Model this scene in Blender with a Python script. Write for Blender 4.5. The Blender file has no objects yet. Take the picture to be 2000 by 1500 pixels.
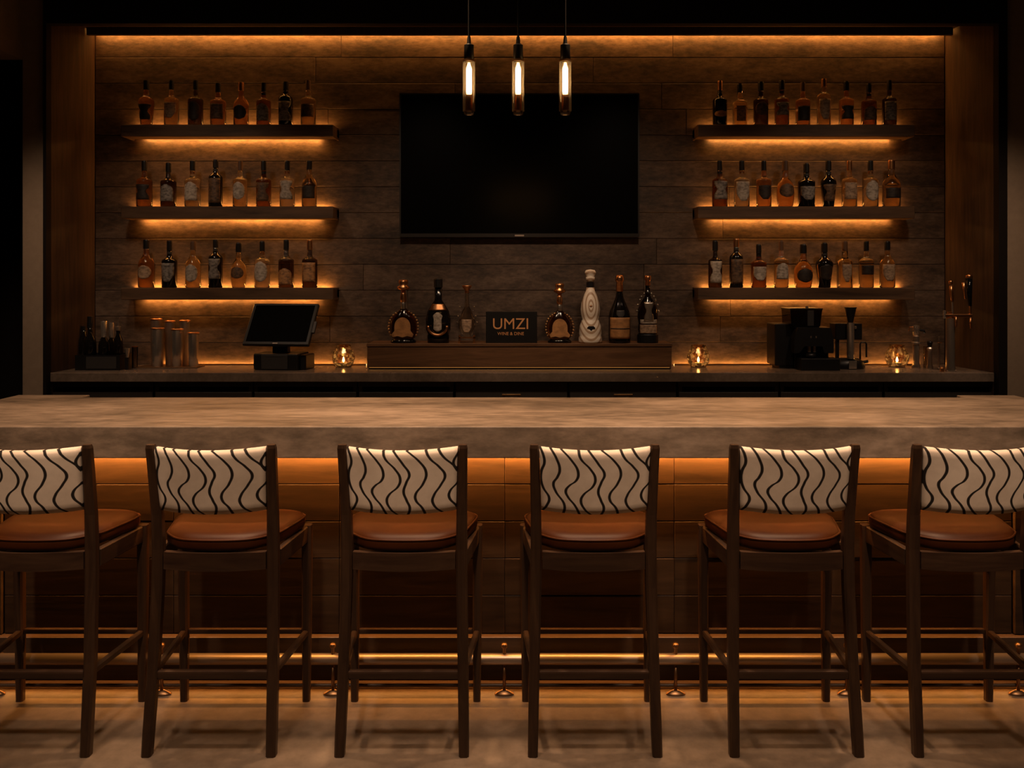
import bpy, bmesh, math, random
from mathutils import Vector, Matrix

random.seed(7)
SC = bpy.context.scene
COL = SC.collection
PI = math.pi

# ------------------------------------------------------------------ camera
F, PX0, PY0, H = 1711.0, 1022.0, 545.0, 1.609     # focal length and vanishing point in pixels of the 2000x1500 frame, eye height
cam_d = bpy.data.cameras.new('camera')
cam = bpy.data.objects.new('camera', cam_d)
COL.objects.link(cam)
cam.location = (0, 0, H)
cam.rotation_euler = (PI / 2, 0, 0)
cam_d.sensor_width = 36.0
cam_d.lens = F / 2000 * 36.0
cam_d.shift_x = (1000 - PX0) / 2000
cam_d.shift_y = -(750 - PY0) / 2000
cam_d.clip_end = 60
SC.camera = cam

# ------------------------------------------------------------------ world, exposure
w = bpy.data.worlds.new('world')
SC.world = w
w.use_nodes = True
w.node_tree.nodes['Background'].inputs[0].default_value = (1.0, 0.62, 0.38, 1)
w.node_tree.nodes['Background'].inputs[1].default_value = 0.010
SC.view_settings.view_transform = 'Standard'
SC.view_settings.look = 'None'
SC.view_settings.exposure = 0.0
SC.view_settings.gamma = 1.0
SC.view_settings.use_curve_mapping = False
cy = SC.cycles
cy.use_denoising = True
cy.max_bounces = 8
cy.diffuse_bounces = 4
cy.glossy_bounces = 4
cy.transmission_bounces = 8
cy.transparent_max_bounces = 12
cy.caustics_reflective = False
cy.caustics_refractive = False
cy.sample_clamp_indirect = 2.0

# ------------------------------------------------------------------ room lamps (ceiling downlights, then added fill spots)
ROOM = (1.0, 0.67, 0.45)


def spot(loc, aim, watts, deg, blend, radius, col=ROOM):
    d = bpy.data.lights.new('downlight_or_fill', 'SPOT')
    d.energy = watts
    d.color = col
    d.spot_size = math.radians(deg)
    d.spot_blend = blend
    d.shadow_soft_size = radius
    o = bpy.data.objects.new('downlight_or_fill', d)
    COL.objects.link(o)
    o.location = loc
    o.rotation_euler = (Vector(aim) - Vector(loc)).to_track_quat('-Z', 'Y').to_euler()
    return o


for x in (-1.5, -0.5, 0.5, 1.5):      # row of downlights above the bar top
    spot((x, 3.55, 3.6), (x, 3.62, 1.0), 238, 58, 0.9, 0.06, (1.0, .60, .33))
for x in (-1.69, -1.06, -.41, .24, .92, 1.54):      # row above the stools
    spot((x, 2.72, 3.6), (x, 2.80, 0.0), 92, 46, 0.9, 0.05)
for x in (-2.0, -1.0, 0.0, 1.0, 2.0):     # front fill spots, added to brighten the stool backs
    spot((x, 1.45, 3.6), (x, 3.2, 1.22), 275, 37, 1.0, 0.14)
for x in (-2.35, -.8, .8, 2.35):                 # spots added over the aisle to lift wall, shelves and steelware
    spot((x, 4.3, 3.6), (x * 0.97, 6.2, 1.35), 62, 62, 1.0, 0.12)
spot((0, 4.3, 3.6), (0, 6.2, 1.25), 52, 38, 1.0, 0.10)        # extra spot, added to brighten the riser's bottles
for x in (-3.0, 3.0):                 # spots added to lift the two wall piers out of black
    spot((x, 4.6, 3.6), (x * 1.1, 5.9, .9), 52, 50, 1.0, 0.08)


# ------------------------------------------------------------------ helpers
def at(px, py, D):
    """A pixel of the photograph at depth D as a point."""
    return Vector(((px - PX0) / F * D, D, H - (py - PY0) / F * D))


def X(px, D):
    return (px - PX0) / F * D


def Z(py, D):
    return H - (py - PY0) / F * D


def S(n, D):
    return n / F * D


def obj(name, bm, m, parent=None, smooth=False, loc=None, autosmooth=None):
    me = bpy.data.meshes.new(name)
    bmesh.ops.recalc_face_normals(bm, faces=bm.faces)
    bm.to_mesh(me)
    bm.free()
    if m is not None:
        me.materials.append(m)
    if smooth:
        for p in me.polygons:
            p.use_smooth = True
    if autosmooth is not None:
        me.shade_smooth() if hasattr(me, 'shade_smooth') else None
        me.set_sharp_from_angle(angle=math.radians(autosmooth))
    o = bpy.data.objects.new(name, me)
    COL.objects.link(o)
    if parent is not None:
        o.parent = parent
    if loc is not None:
        o.location = loc
    return o


def tag(o, label=None, cat=None, group=None, kind=None):
    if label:
        o['label'] = label
    if cat:
        o['category'] = cat
    if group:
        o['group'] = group
    if kind:
        o['kind'] = kind
    return o


def thing(name, label, cat, loc=(0, 0, 0), rz=0, group=None):
    o = bpy.data.objects.new(name, None)
    o.empty_display_size = 0.05
    COL.objects.link(o)
    o.location = loc
    o.rotation_euler = (0, 0, rz)
    return tag(o, label, cat, group)


def copy_tree(o, parent=None):
    c = o.copy()
    COL.objects.link(c)
    c.parent = parent
    for ch in list(o.children):
        copy_tree(ch, c)
    return c


def nb():
    return bmesh.new()


def add_box(bm, x0, x1, y0, y1, z0, z1, bev=0.0, seg=1):
    t = bmesh.new()
    bmesh.ops.create_cube(t, size=1.0)
    for v in t.verts:
        v.co = Vector((x0 + (v.co.x + .5) * (x1 - x0), y0 + (v.co.y + .5) * (y1 - y0), z0 + (v.co.z + .5) * (z1 - z0)))
    if bev > 0:
        bmesh.ops.bevel(t, geom=t.edges[:], offset=bev, segments=seg, affect='EDGES', profile=0.6)
    merge(bm, t)
    return bm


def merge(bm, t):
    me = bpy.data.meshes.new('tmp')
    t.to_mesh(me)
    t.free()
    bm.from_mesh(me)
    bpy.data.meshes.remove(me)


def bx(*a, **k):
    return add_box(nb(), *a, **k)


def add_lathe(bm, prof, n=20, cx=0, cy=0, cz=0, sy=1.0, sq=None):
    """prof = [(radius, z)]; sq = exponent of a superellipse cross-section (square bottles)."""
    rings = []
    for r, z in prof:
        if r < 1e-6:
            rings.append([bm.verts.new((cx, cy, cz + z))])
            continue
        ring = []
        for i in range(n):
            a = 2 * PI * (i + 0.5) / n
            c, s = math.cos(a), math.sin(a)
            k = 1.0
            if sq:
                k = (abs(c) ** sq + abs(s) ** sq) ** (-1 / sq)
            ring.append(bm.verts.new((cx + r * k * c, cy + r * k * s * sy, cz + z)))
        rings.append(ring)
    for A, B in zip(rings, rings[1:]):
        if len(A) == 1 and len(B) == 1:
            continue
        for i in range(n):
            j = (i + 1) % n
            if len(A) == 1:
                bm.faces.new((A[0], B[i], B[j]))
            elif len(B) == 1:
                bm.faces.new((A[i], A[j], B[0]))
            else:
                bm.faces.new((A[i], A[j], B[j], B[i]))
    return bm


def lathe(prof, **k):
    return add_lathe(nb(), prof, **k)


def add_tube(bm, pts, r, n=10, caps=True):
    """round tube along points; r a number or one per point."""
    pts = [Vector(p) for p in pts]
    rs = r if isinstance(r, (list, tuple)) else [r] * len(pts)
    rings = []
    up = Vector((0, 0, 1))
    for i, p in enumerate(pts):
        a = pts[max(i - 1, 0)]
        b = pts[min(i + 1, len(pts) - 1)]
        t = (b - a).normalized()
        u = up if abs(t.dot(up)) < 0.95 else Vector((0, 1, 0))
        e1 = t.cross(u).normalized()
        e2 = t.cross(e1).normalized()
        rings.append([bm.verts.new(p + rs[i] * (math.cos(2 * PI * k / n) * e1 + math.sin(2 * PI * k / n) * e2)) for k in range(n)])
    for A, B in zip(rings, rings[1:]):
        for i in range(n):
            j = (i + 1) % n
            bm.faces.new((A[i], A[j], B[j], B[i]))
    if caps:
        bm.faces.new(rings[0])
        bm.faces.new(rings[-1])
    return bm


def add_sweep(bm, secs, bev=0.18):
    """chamfered rectangular bar through sections (centre, half_x, half_y) stacked along z (legs and posts)."""
    rings = []
    for c, hx, hy in secs:
        c = Vector(c)
        b = min(hx, hy) * 2 * bev
        pts = [(-hx + b, -hy), (hx - b, -hy), (hx, -hy + b), (hx, hy - b), (hx - b, hy), (-hx + b, hy), (-hx, hy - b), (-hx, -hy + b)]
        rings.append([bm.verts.new(c + Vector((x, y, 0))) for x, y in pts])
    for A, B in zip(rings, rings[1:]):
        for i in range(8):
            j = (i + 1) % 8
            bm.faces.new((A[i], A[j], B[j], B[i]))
    bm.faces.new(rings[0])
    bm.faces.new(rings[-1])
    return bm


def add_beam(bm, p, q, hw, hh, bev=0.004):
    """a straight bar of rectangular section between two points."""
    p, q = Vector(p), Vector(q)
    L = (q - p).length
    t = bmesh.new()
    add_box(t, -hw, hw, -L / 2, L / 2, -hh, hh, bev=bev)
    M = Matrix.Translation((p + q) / 2) @ (q - p).to_track_quat('Y', 'Z').to_matrix().to_4x4()
    bmesh.ops.transform(t, matrix=M, verts=t.verts[:])
    merge(bm, t)
    return bm


def add_prism(bm, poly, z0, z1):
    lo = [bm.verts.new((x, y, z0)) for x, y in poly]
    hi = [bm.verts.new((x, y, z1)) for x, y in poly]
    n = len(poly)
    for i in range(n):
        j = (i + 1) % n
        bm.faces.new((lo[i], lo[j], hi[j], hi[i]))
    bm.faces.new(lo)
    bm.faces.new(hi)
    return bm


def add_prism_y(bm, poly, y0, y1):
    """outline in x,z pushed from y0 to y1."""
    lo = [bm.verts.new((x, y0, z)) for x, z in poly]
    hi = [bm.verts.new((x, y1, z)) for x, z in poly]
    n = len(poly)
    for i in range(n):
        j = (i + 1) % n
        bm.faces.new((lo[i], lo[j], hi[j], hi[i]))
    bm.faces.new(lo)
    bm.faces.new(hi)
    return bm


# ------------------------------------------------------------------ materials
def new_mat(name):
    m = bpy.data.materials.new(name)
    m.use_nodes = True
    nt = m.node_tree
    return m, nt, nt.nodes['Principled BSDF']


def plain(name, col, rough=0.5, metal=0.0, spec=0.5, **k):
    m, nt, b = new_mat(name)
    b.inputs['Base Color'].default_value = (*col, 1)
    b.inputs['Roughness'].default_value = rough
    b.inputs['Metallic'].default_value = metal
    b.inputs['Specular IOR Level'].default_value = spec
    for kk, v in k.items():
        b.inputs[kk].default_value = v
    return m


def coords(nt, scale, rnd=True, rot=None):
    tc = nt.nodes.new('ShaderNodeTexCoord')
    mp = nt.nodes.new('ShaderNodeMapping')
    mp.inputs['Scale'].default_value = scale
    if rot:
        mp.inputs['Rotation'].default_value = rot
    nt.links.new(tc.outputs['Object'], mp.inputs['Vector'])
    if rnd:
        oi = nt.nodes.new('ShaderNodeObjectInfo')
        mu = nt.nodes.new('ShaderNodeMath')
        mu.operation = 'MULTIPLY'
        mu.inputs[1].default_value = 37.0
        nt.links.new(oi.outputs['Random'], mu.inputs[0])
        nt.links.new(mu.outputs[0], mp.inputs['Location'])
    return mp


def noise(nt, vec, scale, detail=6, rough=0.6, dist=0.0):
    n = nt.nodes.new('ShaderNodeTexNoise')
    n.inputs['Scale'].default_value = scale
    n.inputs['Detail'].default_value = detail
    n.inputs['Roughness'].default_value = rough
    n.inputs['Distortion'].default_value = dist
    nt.links.new(vec.outputs[0], n.inputs['Vector'])
    return n


def ramp(nt, fac, stops):
    r = nt.nodes.new('ShaderNodeValToRGB')
    e = r.color_ramp.elements
    while len(e) < len(stops):
        e.new(0.5)
    for el, (p, c) in zip(e, stops):
        el.position = p
        el.color = (*c, 1)
    nt.links.new(fac, r.inputs['Fac'])
    return r


def bump(nt, b, fac, strength, dist=0.002):
    bp = nt.nodes.new('ShaderNodeBump')
    bp.inputs['Strength'].default_value = strength
    bp.inputs['Distance'].default_value = dist
    nt.links.new(fac, bp.inputs['Height'])
    nt.links.new(bp.outputs['Normal'], b.inputs['Normal'])


def wood(name, c0, c1, axis='X', scale=9.0, rough=0.5, stretch=14.0, spec=0.4, bstr=0.25):
    m, nt, b = new_mat(name)
    sc = {'X': (1, stretch, stretch), 'Y': (stretch, 1, stretch), 'Z': (stretch, stretch, 1)}[axis]
    mp = coords(nt, sc)
    n = noise(nt, mp, scale * 0.25, 8, 0.65, 0.6)
    r = ramp(nt, n.outputs['Fac'], [(0.28, c0), (0.72, c1)])
    nt.links.new(r.outputs['Color'], b.inputs['Base Color'])
    b.inputs['Roughness'].default_value = rough
    b.inputs['Specular IOR Level'].default_value = spec
    bump(nt, b, n.outputs['Fac'], bstr)
    return m


def concrete(name, c0, c1, c2, scale=(1, 1, 1), s1=2.2, s2=22.0, rough=(0.4, 0.6), bstr=0.15, rnd=False, dark=0.0):
    m, nt, b = new_mat(name)
    mp = coords(nt, scale, rnd=rnd)
    n1 = noise(nt, mp, s1, 9, 0.62, 0.3)
    n2 = noise(nt, mp, s2, 8, 0.7)
    mx = nt.nodes.new('ShaderNodeMix')
    mx.inputs[0].default_value = 0.42
    nt.links.new(n1.outputs['Fac'], mx.inputs[2])
    nt.links.new(n2.outputs['Fac'], mx.inputs[3])
    r = ramp(nt, mx.outputs[0], [(0.39, c0), (0.50, c1), (0.61, c2)])
    nt.links.new(r.outputs['Color'], b.inputs['Base Color'])
    mr = nt.nodes.new('ShaderNodeMapRange')
    mr.inputs[1].default_value = 0.3
    mr.inputs[2].default_value = 0.7
    mr.inputs[3].default_value = rough[0]
    mr.inputs[4].default_value = rough[1]
    nt.links.new(n1.outputs['Fac'], mr.inputs[0])
    nt.links.new(mr.outputs[0], b.inputs['Roughness'])
    bump(nt, b, n2.outputs['Fac'], bstr)
    return m


def emit(name, col, strength):
    m = bpy.data.materials.new(name)
    m.use_nodes = True
    nt = m.node_tree
    nt.nodes.clear()
    e = nt.nodes.new('ShaderNodeEmission')
    e.inputs[0].default_value = (*col, 1)
    e.inputs[1].default_value = strength
    o = nt.nodes.new('ShaderNodeOutputMaterial')
    nt.links.new(e.outputs[0], o.inputs[0])
    return m


def thin_glass(name, tint, gloss=0.03, rough=0.06, frost=0.0):
    """thin-walled glass: tinted see-through plus a Fresnel reflection."""
    m = bpy.data.materials.new(name)
    m.use_nodes = True
    nt = m.node_tree
    nt.nodes.clear()
    t = nt.nodes.new('ShaderNodeBsdfTransparent')
    t.inputs[0].default_value = (*tint, 1)
    g = nt.nodes.new('ShaderNodeBsdfGlossy')
    g.inputs['Roughness'].default_value = rough
    f = nt.nodes.new('ShaderNodeFresnel')
    f.inputs['IOR'].default_value = 1.5
    ad = nt.nodes.new('ShaderNodeMath')
    ad.inputs[1].default_value = gloss
    nt.links.new(f.outputs[0], ad.inputs[0])
    mx = nt.nodes.new('ShaderNodeMixShader')
    nt.links.new(ad.outputs[0], mx.inputs[0])
    nt.links.new(t.outputs[0], mx.inputs[1])
    nt.links.new(g.outputs[0], mx.inputs[2])
    if frost > 0:
        tr = nt.nodes.new('ShaderNodeBsdfTranslucent')
        tr.inputs[0].default_value = (*tint, 1)
        m2 = nt.nodes.new('ShaderNodeMixShader')
        m2.inputs[0].default_value = frost
        nt.links.new(mx.outputs[0], m2.inputs[1])
        nt.links.new(tr.outputs[0], m2.inputs[2])
        mx = m2
    o = nt.nodes.new('ShaderNodeOutputMaterial')
    nt.links.new(mx.outputs[0], o.inputs[0])
    return m


def bottle_glass(name, col, trans=1.0, rough=0.11, ior=1.42):
    return plain(name, col, rough, **{'Transmission Weight': trans, 'IOR': ior})


def label_mat(name, base, dark, scale=45):
    m, nt, b = new_mat(name)
    mp = coords(nt, (1, 1, 1.6))
    n = noise(nt, mp, scale, 2, 0.5)
    r = ramp(nt, n.outputs['Fac'], [(0.34, dark), (0.60, base)])
    nt.links.new(r.outputs['Color'], b.inputs['Base Color'])
    b.inputs['Roughness'].default_value = 0.6
    return m


def turned_steel(name, col, rough):
    """steel brushed round its axis, so that highlights run up and down it."""
    m, nt, b = new_mat(name)
    b.inputs['Base Color'].default_value = (*col, 1)
    b.inputs['Metallic'].default_value = 0.88
    b.inputs['Roughness'].default_value = rough
    b.inputs['Anisotropic'].default_value = 0.9
    t = nt.nodes.new('ShaderNodeTangent')
    t.direction_type = 'RADIAL'
    t.axis = 'Z'
    nt.links.new(t.outputs[0], b.inputs['Tangent'])
    return m


def cut_glass(name, tint):
    """thin glass cut in small facets, some clear and some frosted."""
    m = thin_glass(name, tint, .06, .12, .2)
    nt = m.node_tree
    tc = nt.nodes.new('ShaderNodeTexCoord')
    v = nt.nodes.new('ShaderNodeTexVoronoi')
    v.inputs['Scale'].default_value = 62
    nt.links.new(tc.outputs['Object'], v.inputs['Vector'])
    mr = nt.nodes.new('ShaderNodeMapRange')
    mr.inputs[1].default_value = .55
    mr.inputs[2].default_value = .85
    mr.inputs[3].default_value = .02
    mr.inputs[4].default_value = .34
    sp = nt.nodes.new('ShaderNodeSeparateColor')
    nt.links.new(v.outputs['Color'], sp.inputs[0])
    nt.links.new(sp.outputs[0], mr.inputs[0])
    for n in nt.nodes:
        if n.bl_idname == 'ShaderNodeMixShader' and any(l.from_node.bl_idname == 'ShaderNodeBsdfTranslucent' for l in n.inputs[2].links):
            nt.links.new(mr.outputs[0], n.inputs[0])
    return m


LED = (1.0, 0.40, 0.085)
M = {}
M['wallplank'] = concrete('dark_board_marked_concrete', (.030, .018, .010), (.082, .050, .030), (.155, .102, .066), scale=(1, 1, 2.6), s1=2.4, s2=17, rough=(.55, .8), bstr=.5, rnd=True)
M['wallcore'] = plain('dark_wall_core', (.05, .03, .02), .9)
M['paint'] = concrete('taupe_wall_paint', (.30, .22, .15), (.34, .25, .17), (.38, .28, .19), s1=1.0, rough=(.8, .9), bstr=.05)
M['passage_shade'] = plain('unlit_passage_shade', (.012, .009, .007), .85, spec=.2)  # unlit passage beyond the opening: its darkness is put into the colour
M['header'] = plain('black_stained_wood', (.010, .007, .005), .7, spec=.2)
M['sidepanel'] = wood('dark_side_panel_wood', (.024, .013, .007), (.078, .043, .022), 'Z', 10, .6)
M['ceil'] = plain('black_ceiling_paint', (.012, .010, .008), .9, spec=.1)
M['floor'] = concrete('polished_concrete_floor', (.100, .071, .048), (.145, .105, .072), (.195, .143, .10), s1=1.3, s2=18, rough=(.38, .6), bstr=.06)
M['bartop'] = concrete('bar_top_concrete', (.085, .062, .043), (.165, .120, .084), (.26, .192, .138), scale=(.6, 1.6, 1.6), s1=2.2, s2=15, rough=(.34, .55), bstr=.1)
M['counter'] = concrete('back_counter_stone', (.14, .105, .077), (.19, .143, .106), (.25, .185, .14), s1=3, s2=30, rough=(.16, .3), bstr=.04)
M['barpanel'] = wood('bar_front_panel_wood', (.017, .009, .0045), (.046, .025, .0125), 'X', 9, .6, stretch=9, spec=.15)
M['plinth'] = wood('dark_plinth_wood', (.035, .020, .012), (.075, .042, .024), 'X', 9, .5)
M['shelf'] = wood('shelf_wood', (.045, .024, .012), (.16, .088, .045), 'X', 8, .55, stretch=10)
M['riser'] = wood('riser_wood', (.060, .028, .012), (.23, .115, .052), 'X', 7, .45, stretch=10)
M['walnut_z'] = wood('walnut_upright', (.022, .010, .005), (.058, .029, .014), 'Z', 9, .42, stretch=16)
M['walnut_x'] = wood('walnut_rail', (.024, .011, .006), (.062, .032, .017), 'X', 9, .42, stretch=16)
M['walnut_y'] = wood('walnut_side_rail', (.020, .010, .005), (.050, .026, .013), 'Y', 9, .45, stretch=16)
M['cab'] = plain('black_cabinet', (.032, .027, .023), .5)
M['gap_shade'] = plain('cabinet_gap_shade', (.003, .003, .003), .9, spec=.1)  # near-black: the shade inside the gap is put into the colour
M['brass'] = plain('aged_brass', (.55, .31, .13), .32, 1.0)
M['copper'] = plain('copper', (.62, .30, .13), .3, 1.0)
M['bronze'] = plain('bronze_rail', (.40, .32, .255), .40, .80)
M['bronzedark'] = plain('dark_bronze', (.25, .14, .07), .4, 1.0)
M['steel'] = turned_steel('polished_steel', (.85, .74, .62), .26)
M['steelb'] = turned_steel('brushed_steel', (.60, .50, .41), .32)
M['black'] = plain('black_plastic', (.008, .0075, .007), .42)
M['blackg'] = plain('black_gloss', (.004, .004, .004), .12, spec=.25)
M['screen'] = plain('tv_screen_glass', (.002, .002, .002), .22, spec=.18)
M['bezel'] = plain('dark_bezel', (.030, .026, .022), .35)
M['greyplast'] = plain('dark_grey_plastic', (.035, .032, .03), .5)
M['logo'] = plain('pale_emblem', (.45, .36, .28), .4)
M['led'] = emit('warm_led', LED, 88.0)
M['led_cove'] = emit('warm_cove_led', LED, 76.0)
M['led_bar'] = emit('warm_bar_led', LED, 1200.0)
M['led_riser'] = emit('warm_riser_led', LED, 0.55)
M['led_kick'] = emit('warm_kick_led', (1.0, .36, .07), 22.0)
M['led_counter'] = emit('warm_counter_led', LED, 70.0)
M['bulb'] = emit('lamp_filament_glass', (1.0, .74, .48), 16.0)
M['flame'] = emit('candle_flame', (1.0, .72, .38), 45.0)
M['wax'] = plain('candle_wax', (.75, .62, .45), .5)
M['tube'] = thin_glass('clear_lamp_glass', (.95, .78, .55), .05, .05, .035)

M['drinkglass'] = thin_glass('clear_glass', (.86, .80, .72), .05, .05)
M['smoke'] = thin_glass('smoked_hopper_glass', (.10, .08, .06), .03, .1)
M['votive'] = cut_glass('faceted_amber_glass', (.90, .68, .42))
M['g_amber'] = bottle_glass('amber_spirit_glass', (.80, .40, .14))
M['g_light'] = bottle_glass('pale_gold_spirit_glass', (.92, .66, .36))
M['g_clear'] = bottle_glass('clear_spirit_glass', (.90, .78, .62))
M['g_deep'] = bottle_glass('deep_brown_spirit_glass', (.34, .13, .035))
M['g_black'] = plain('black_bottle_glass', (.008, .006, .005), .10, spec=.6)
M['g_smoke'] = bottle_glass('smoky_bottle_glass', (.10, .055, .03))
M['cap_black'] = plain('black_cap', (.008, .007, .006), .4)
M['cap_copper'] = plain('copper_cap', (.50, .24, .10), .35, 1.0)
M['cap_wood'] = plain('brown_stopper', (.12, .06, .03), .5)
M['l_dark'] = label_mat('dark_label', (.035, .022, .014), (.012, .008, .006))
M['l_brown'] = label_mat('brown_label', (.16, .085, .04), (.05, .028, .016))
M['l_grey'] = label_mat('grey_label', (.30, .26, .22), (.085, .07, .058))
M['l_cream'] = label_mat('cream_label', (.52, .44, .35), (.26, .21, .16))
M['l_amber'] = label_mat('amber_label', (.45, .22, .08), (.18, .09, .04))
M['l_tan'] = label_mat('tan_label', (.46, .31, .19), (.22, .14, .085))
M['orange_label'] = label_mat('orange_label', (.52, .25, .085), (.34, .16, .055), 25)
M['silver_orn'] = plain('tarnished_silver', (.42, .37, .31), .35, .9)
M['ceramic_dk'] = plain('painted_black_band', (.01, .01, .012), .3)


def leather():
    m, nt, b = new_mat('tan_leather')
    mp = coords(nt, (1, 1, 1))
    n = noise(nt, mp, 5, 5, .55)
    n2 = noise(nt, mp, 220, 3, .5)
    r = ramp(nt, n.outputs['Fac'], [(.35, (.036, .009, .0014)), (.65, (.056, .0145, .0024))])
    nt.links.new(r.outputs['Color'], b.inputs['Base Color'])
    b.inputs['Roughness'].default_value = .46
    b.inputs['Specular IOR Level'].default_value = .16
    bump(nt, b, n2.outputs['Fac'], .12, .001)
    return m


M['leather'] = leather()


def wavy_fabric():
    """cream cloth printed with wavering black lines: each line is a curve u = f(v) over the cloth's own UV."""
    m, nt, b = new_mat('cream_fabric_with_wavy_black_lines')
    uv = nt.nodes.new('ShaderNodeUVMap')
    sp = nt.nodes.new('ShaderNodeSeparateXYZ')
    nt.links.new(uv.outputs[0], sp.inputs[0])
    lines = [
        [(340, 150), (400, 250), (432, 370), (405, 450), (362, 520), (385, 610), (475, 740), (465, 845)],
        [(455, 150), (560, 255), (630, 380), (605, 475), (535, 530), (495, 590), (520, 660), (590, 740), (645, 845)],
        [(638, 150), (660, 235), (760, 340), (815, 440), (790, 530), (690, 620), (660, 690), (700, 780), (770, 845)],
        [(745, 150), (850, 290), (915, 400), (880, 490), (850, 590), (880, 680), (915, 770), (890, 845)],
        [(890, 150), (1020, 260), (1095, 390), (1060, 510), (980, 620), (985, 690), (1050, 770), (1080, 845)],
        [(1090, 150), (1140, 245), (1230, 335), (1295, 440), (1250, 540), (1180, 640), (1165, 720), (1270, 845)],
        [(1222, 150), (1290, 250), (1375, 330), (1450, 420), (1440, 520), (1350, 620), (1345, 690), (1430, 800), (1450, 845)],
        [(1470, 150), (1425, 220), (1382, 310), (1410, 380), (1480, 480), (1500, 845)],
        [(225, 150), (262, 240), (268, 310), (232, 410), (225, 500), (250, 590), (310, 690), (280, 780), (230, 845)],
    ]
    prev = None
    for ln in lines:
        fc = nt.nodes.new('ShaderNodeFloatCurve')
        cu = fc.mapping.curves[0]
        pts = sorted(((845 - y) / 695.0, (x - 220) / 1200.0 * 0.8 + 0.1) for x, y in ln)
        while len(cu.points) < len(pts):
            cu.points.new(0.5, 0.5)
        for p, (a, c) in zip(cu.points, pts):
            p.location = (min(max(a, 0), 1), min(max(c, 0), 1.0))
            p.handle_type = 'AUTO'
        fc.mapping.update()
        nt.links.new(sp.outputs['Y'], fc.inputs['Value'])
        mu = nt.nodes.new('ShaderNodeMath')
        mu.operation = 'MULTIPLY_ADD'
        mu.inputs[1].default_value = 1.25
        mu.inputs[2].default_value = -0.125
        nt.links.new(fc.outputs[0], mu.inputs[0])
        su = nt.nodes.new('ShaderNodeMath')
        su.operation = 'SUBTRACT'
        nt.links.new(sp.outputs['X'], su.inputs[0])
        nt.links.new(mu.outputs[0], su.inputs[1])
        ab = nt.nodes.new('ShaderNodeMath')
        ab.operation = 'ABSOLUTE'
        nt.links.new(su.outputs[0], ab.inputs[0])
        if prev is None:
            prev = ab
        else:
            mn = nt.nodes.new('ShaderNodeMath')
            mn.operation = 'MINIMUM'
            nt.links.new(prev.outputs[0], mn.inputs[0])
            nt.links.new(ab.outputs[0], mn.inputs[1])
            prev = mn
    mr = nt.nodes.new('ShaderNodeMapRange')
    mr.inputs[1].default_value = 0.0105
    mr.inputs[2].default_value = 0.0155
    nt.links.new(prev.outputs[0], mr.inputs[0])
    tc = coords(nt, (1, 1, 1))
    n = noise(nt, tc, 9, 5, .6)
    r = ramp(nt, n.outputs['Fac'], [(.35, (.62, .51, .405)), (.65, (.76, .64, .52))])
    mx = nt.nodes.new('ShaderNodeMix')
    mx.data_type = 'RGBA'
    mx.inputs[6].default_value = (.018, .014, .012, 1)
    nt.links.new(mr.outputs[0], mx.inputs[0])
    nt.links.new(r.outputs['Color'], mx.inputs[7])
    nt.links.new(mx.outputs[2], b.inputs['Base Color'])
    b.inputs['Roughness'].default_value = .85
    b.inputs['Specular IOR Level'].default_value = .2
    n2 = noise(nt, tc, 420, 2, .5)
    bump(nt, b, n2.outputs['Fac'], .15, .001)
    return m


M['fabric'] = wavy_fabric()


def ceramic():
    m, nt, b = new_mat('cream_ceramic_with_painted_rings')
    tc = nt.nodes.new('ShaderNodeTexCoord')
    sp = nt.nodes.new('ShaderNodeSeparateXYZ')
    nt.links.new(tc.outputs['Object'], sp.inputs[0])
    # nested painted almond shapes on the body: distance from a point on its front
    vx = nt.nodes.new('ShaderNodeVectorMath')
    vx.operation = 'SUBTRACT'
    vx.inputs[1].default_value = (0, 0, .262)
    nt.links.new(tc.outputs['Object'], vx.inputs[0])
    v2 = nt.nodes.new('ShaderNodeVectorMath')
    v2.operation = 'MULTIPLY'
    v2.inputs[1].default_value = (1.0, 0.0, 0.42)
    nt.links.new(vx.outputs[0], v2.inputs[0])
    ln = nt.nodes.new('ShaderNodeVectorMath')
    ln.operation = 'LENGTH'
    nt.links.new(v2.outputs[0], ln.inputs[0])
    sn = nt.nodes.new('ShaderNodeMath')
    sn.operation = 'MULTIPLY'
    sn.inputs[1].default_value = 300
    nt.links.new(ln.outputs['Value'], sn.inputs[0])
    si = nt.nodes.new('ShaderNodeMath')
    si.operation = 'SINE'
    nt.links.new(sn.outputs[0], si.inputs[0])
    ad = nt.nodes.new('ShaderNodeMath')
    ad.inputs[1].default_value = .62
    nt.links.new(si.outputs[0], ad.inputs[0])
    r = ramp(nt, ad.outputs[0], [(.02, (.52, .36, .23)), (.30, (.92, .81, .66))])
    nt.links.new(r.outputs['Color'], b.inputs['Base Color'])
    b.inputs['Roughness'].default_value = .35
    return m


M['ceramic'] = ceramic()

# ------------------------------------------------------------------ setting: floor, ceiling, walls
YB = 6.44        # face of the board wall behind the shelves
YC = 5.88        # front edge of the back counter
ZC = 0.98        # back counter height


def struct(name, bm, m, parent=None):
    o = obj(name, bm, m, parent)
    if parent is None:
        o['kind'] = 'structure'
    return o


struct('floor', bx(-6, 6, -3, 6.8, -.1, 0), M['floor'])
struct('ceiling', bx(-6, 6, -3, 6.8, 3.75, 3.85), M['ceil'])

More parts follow.
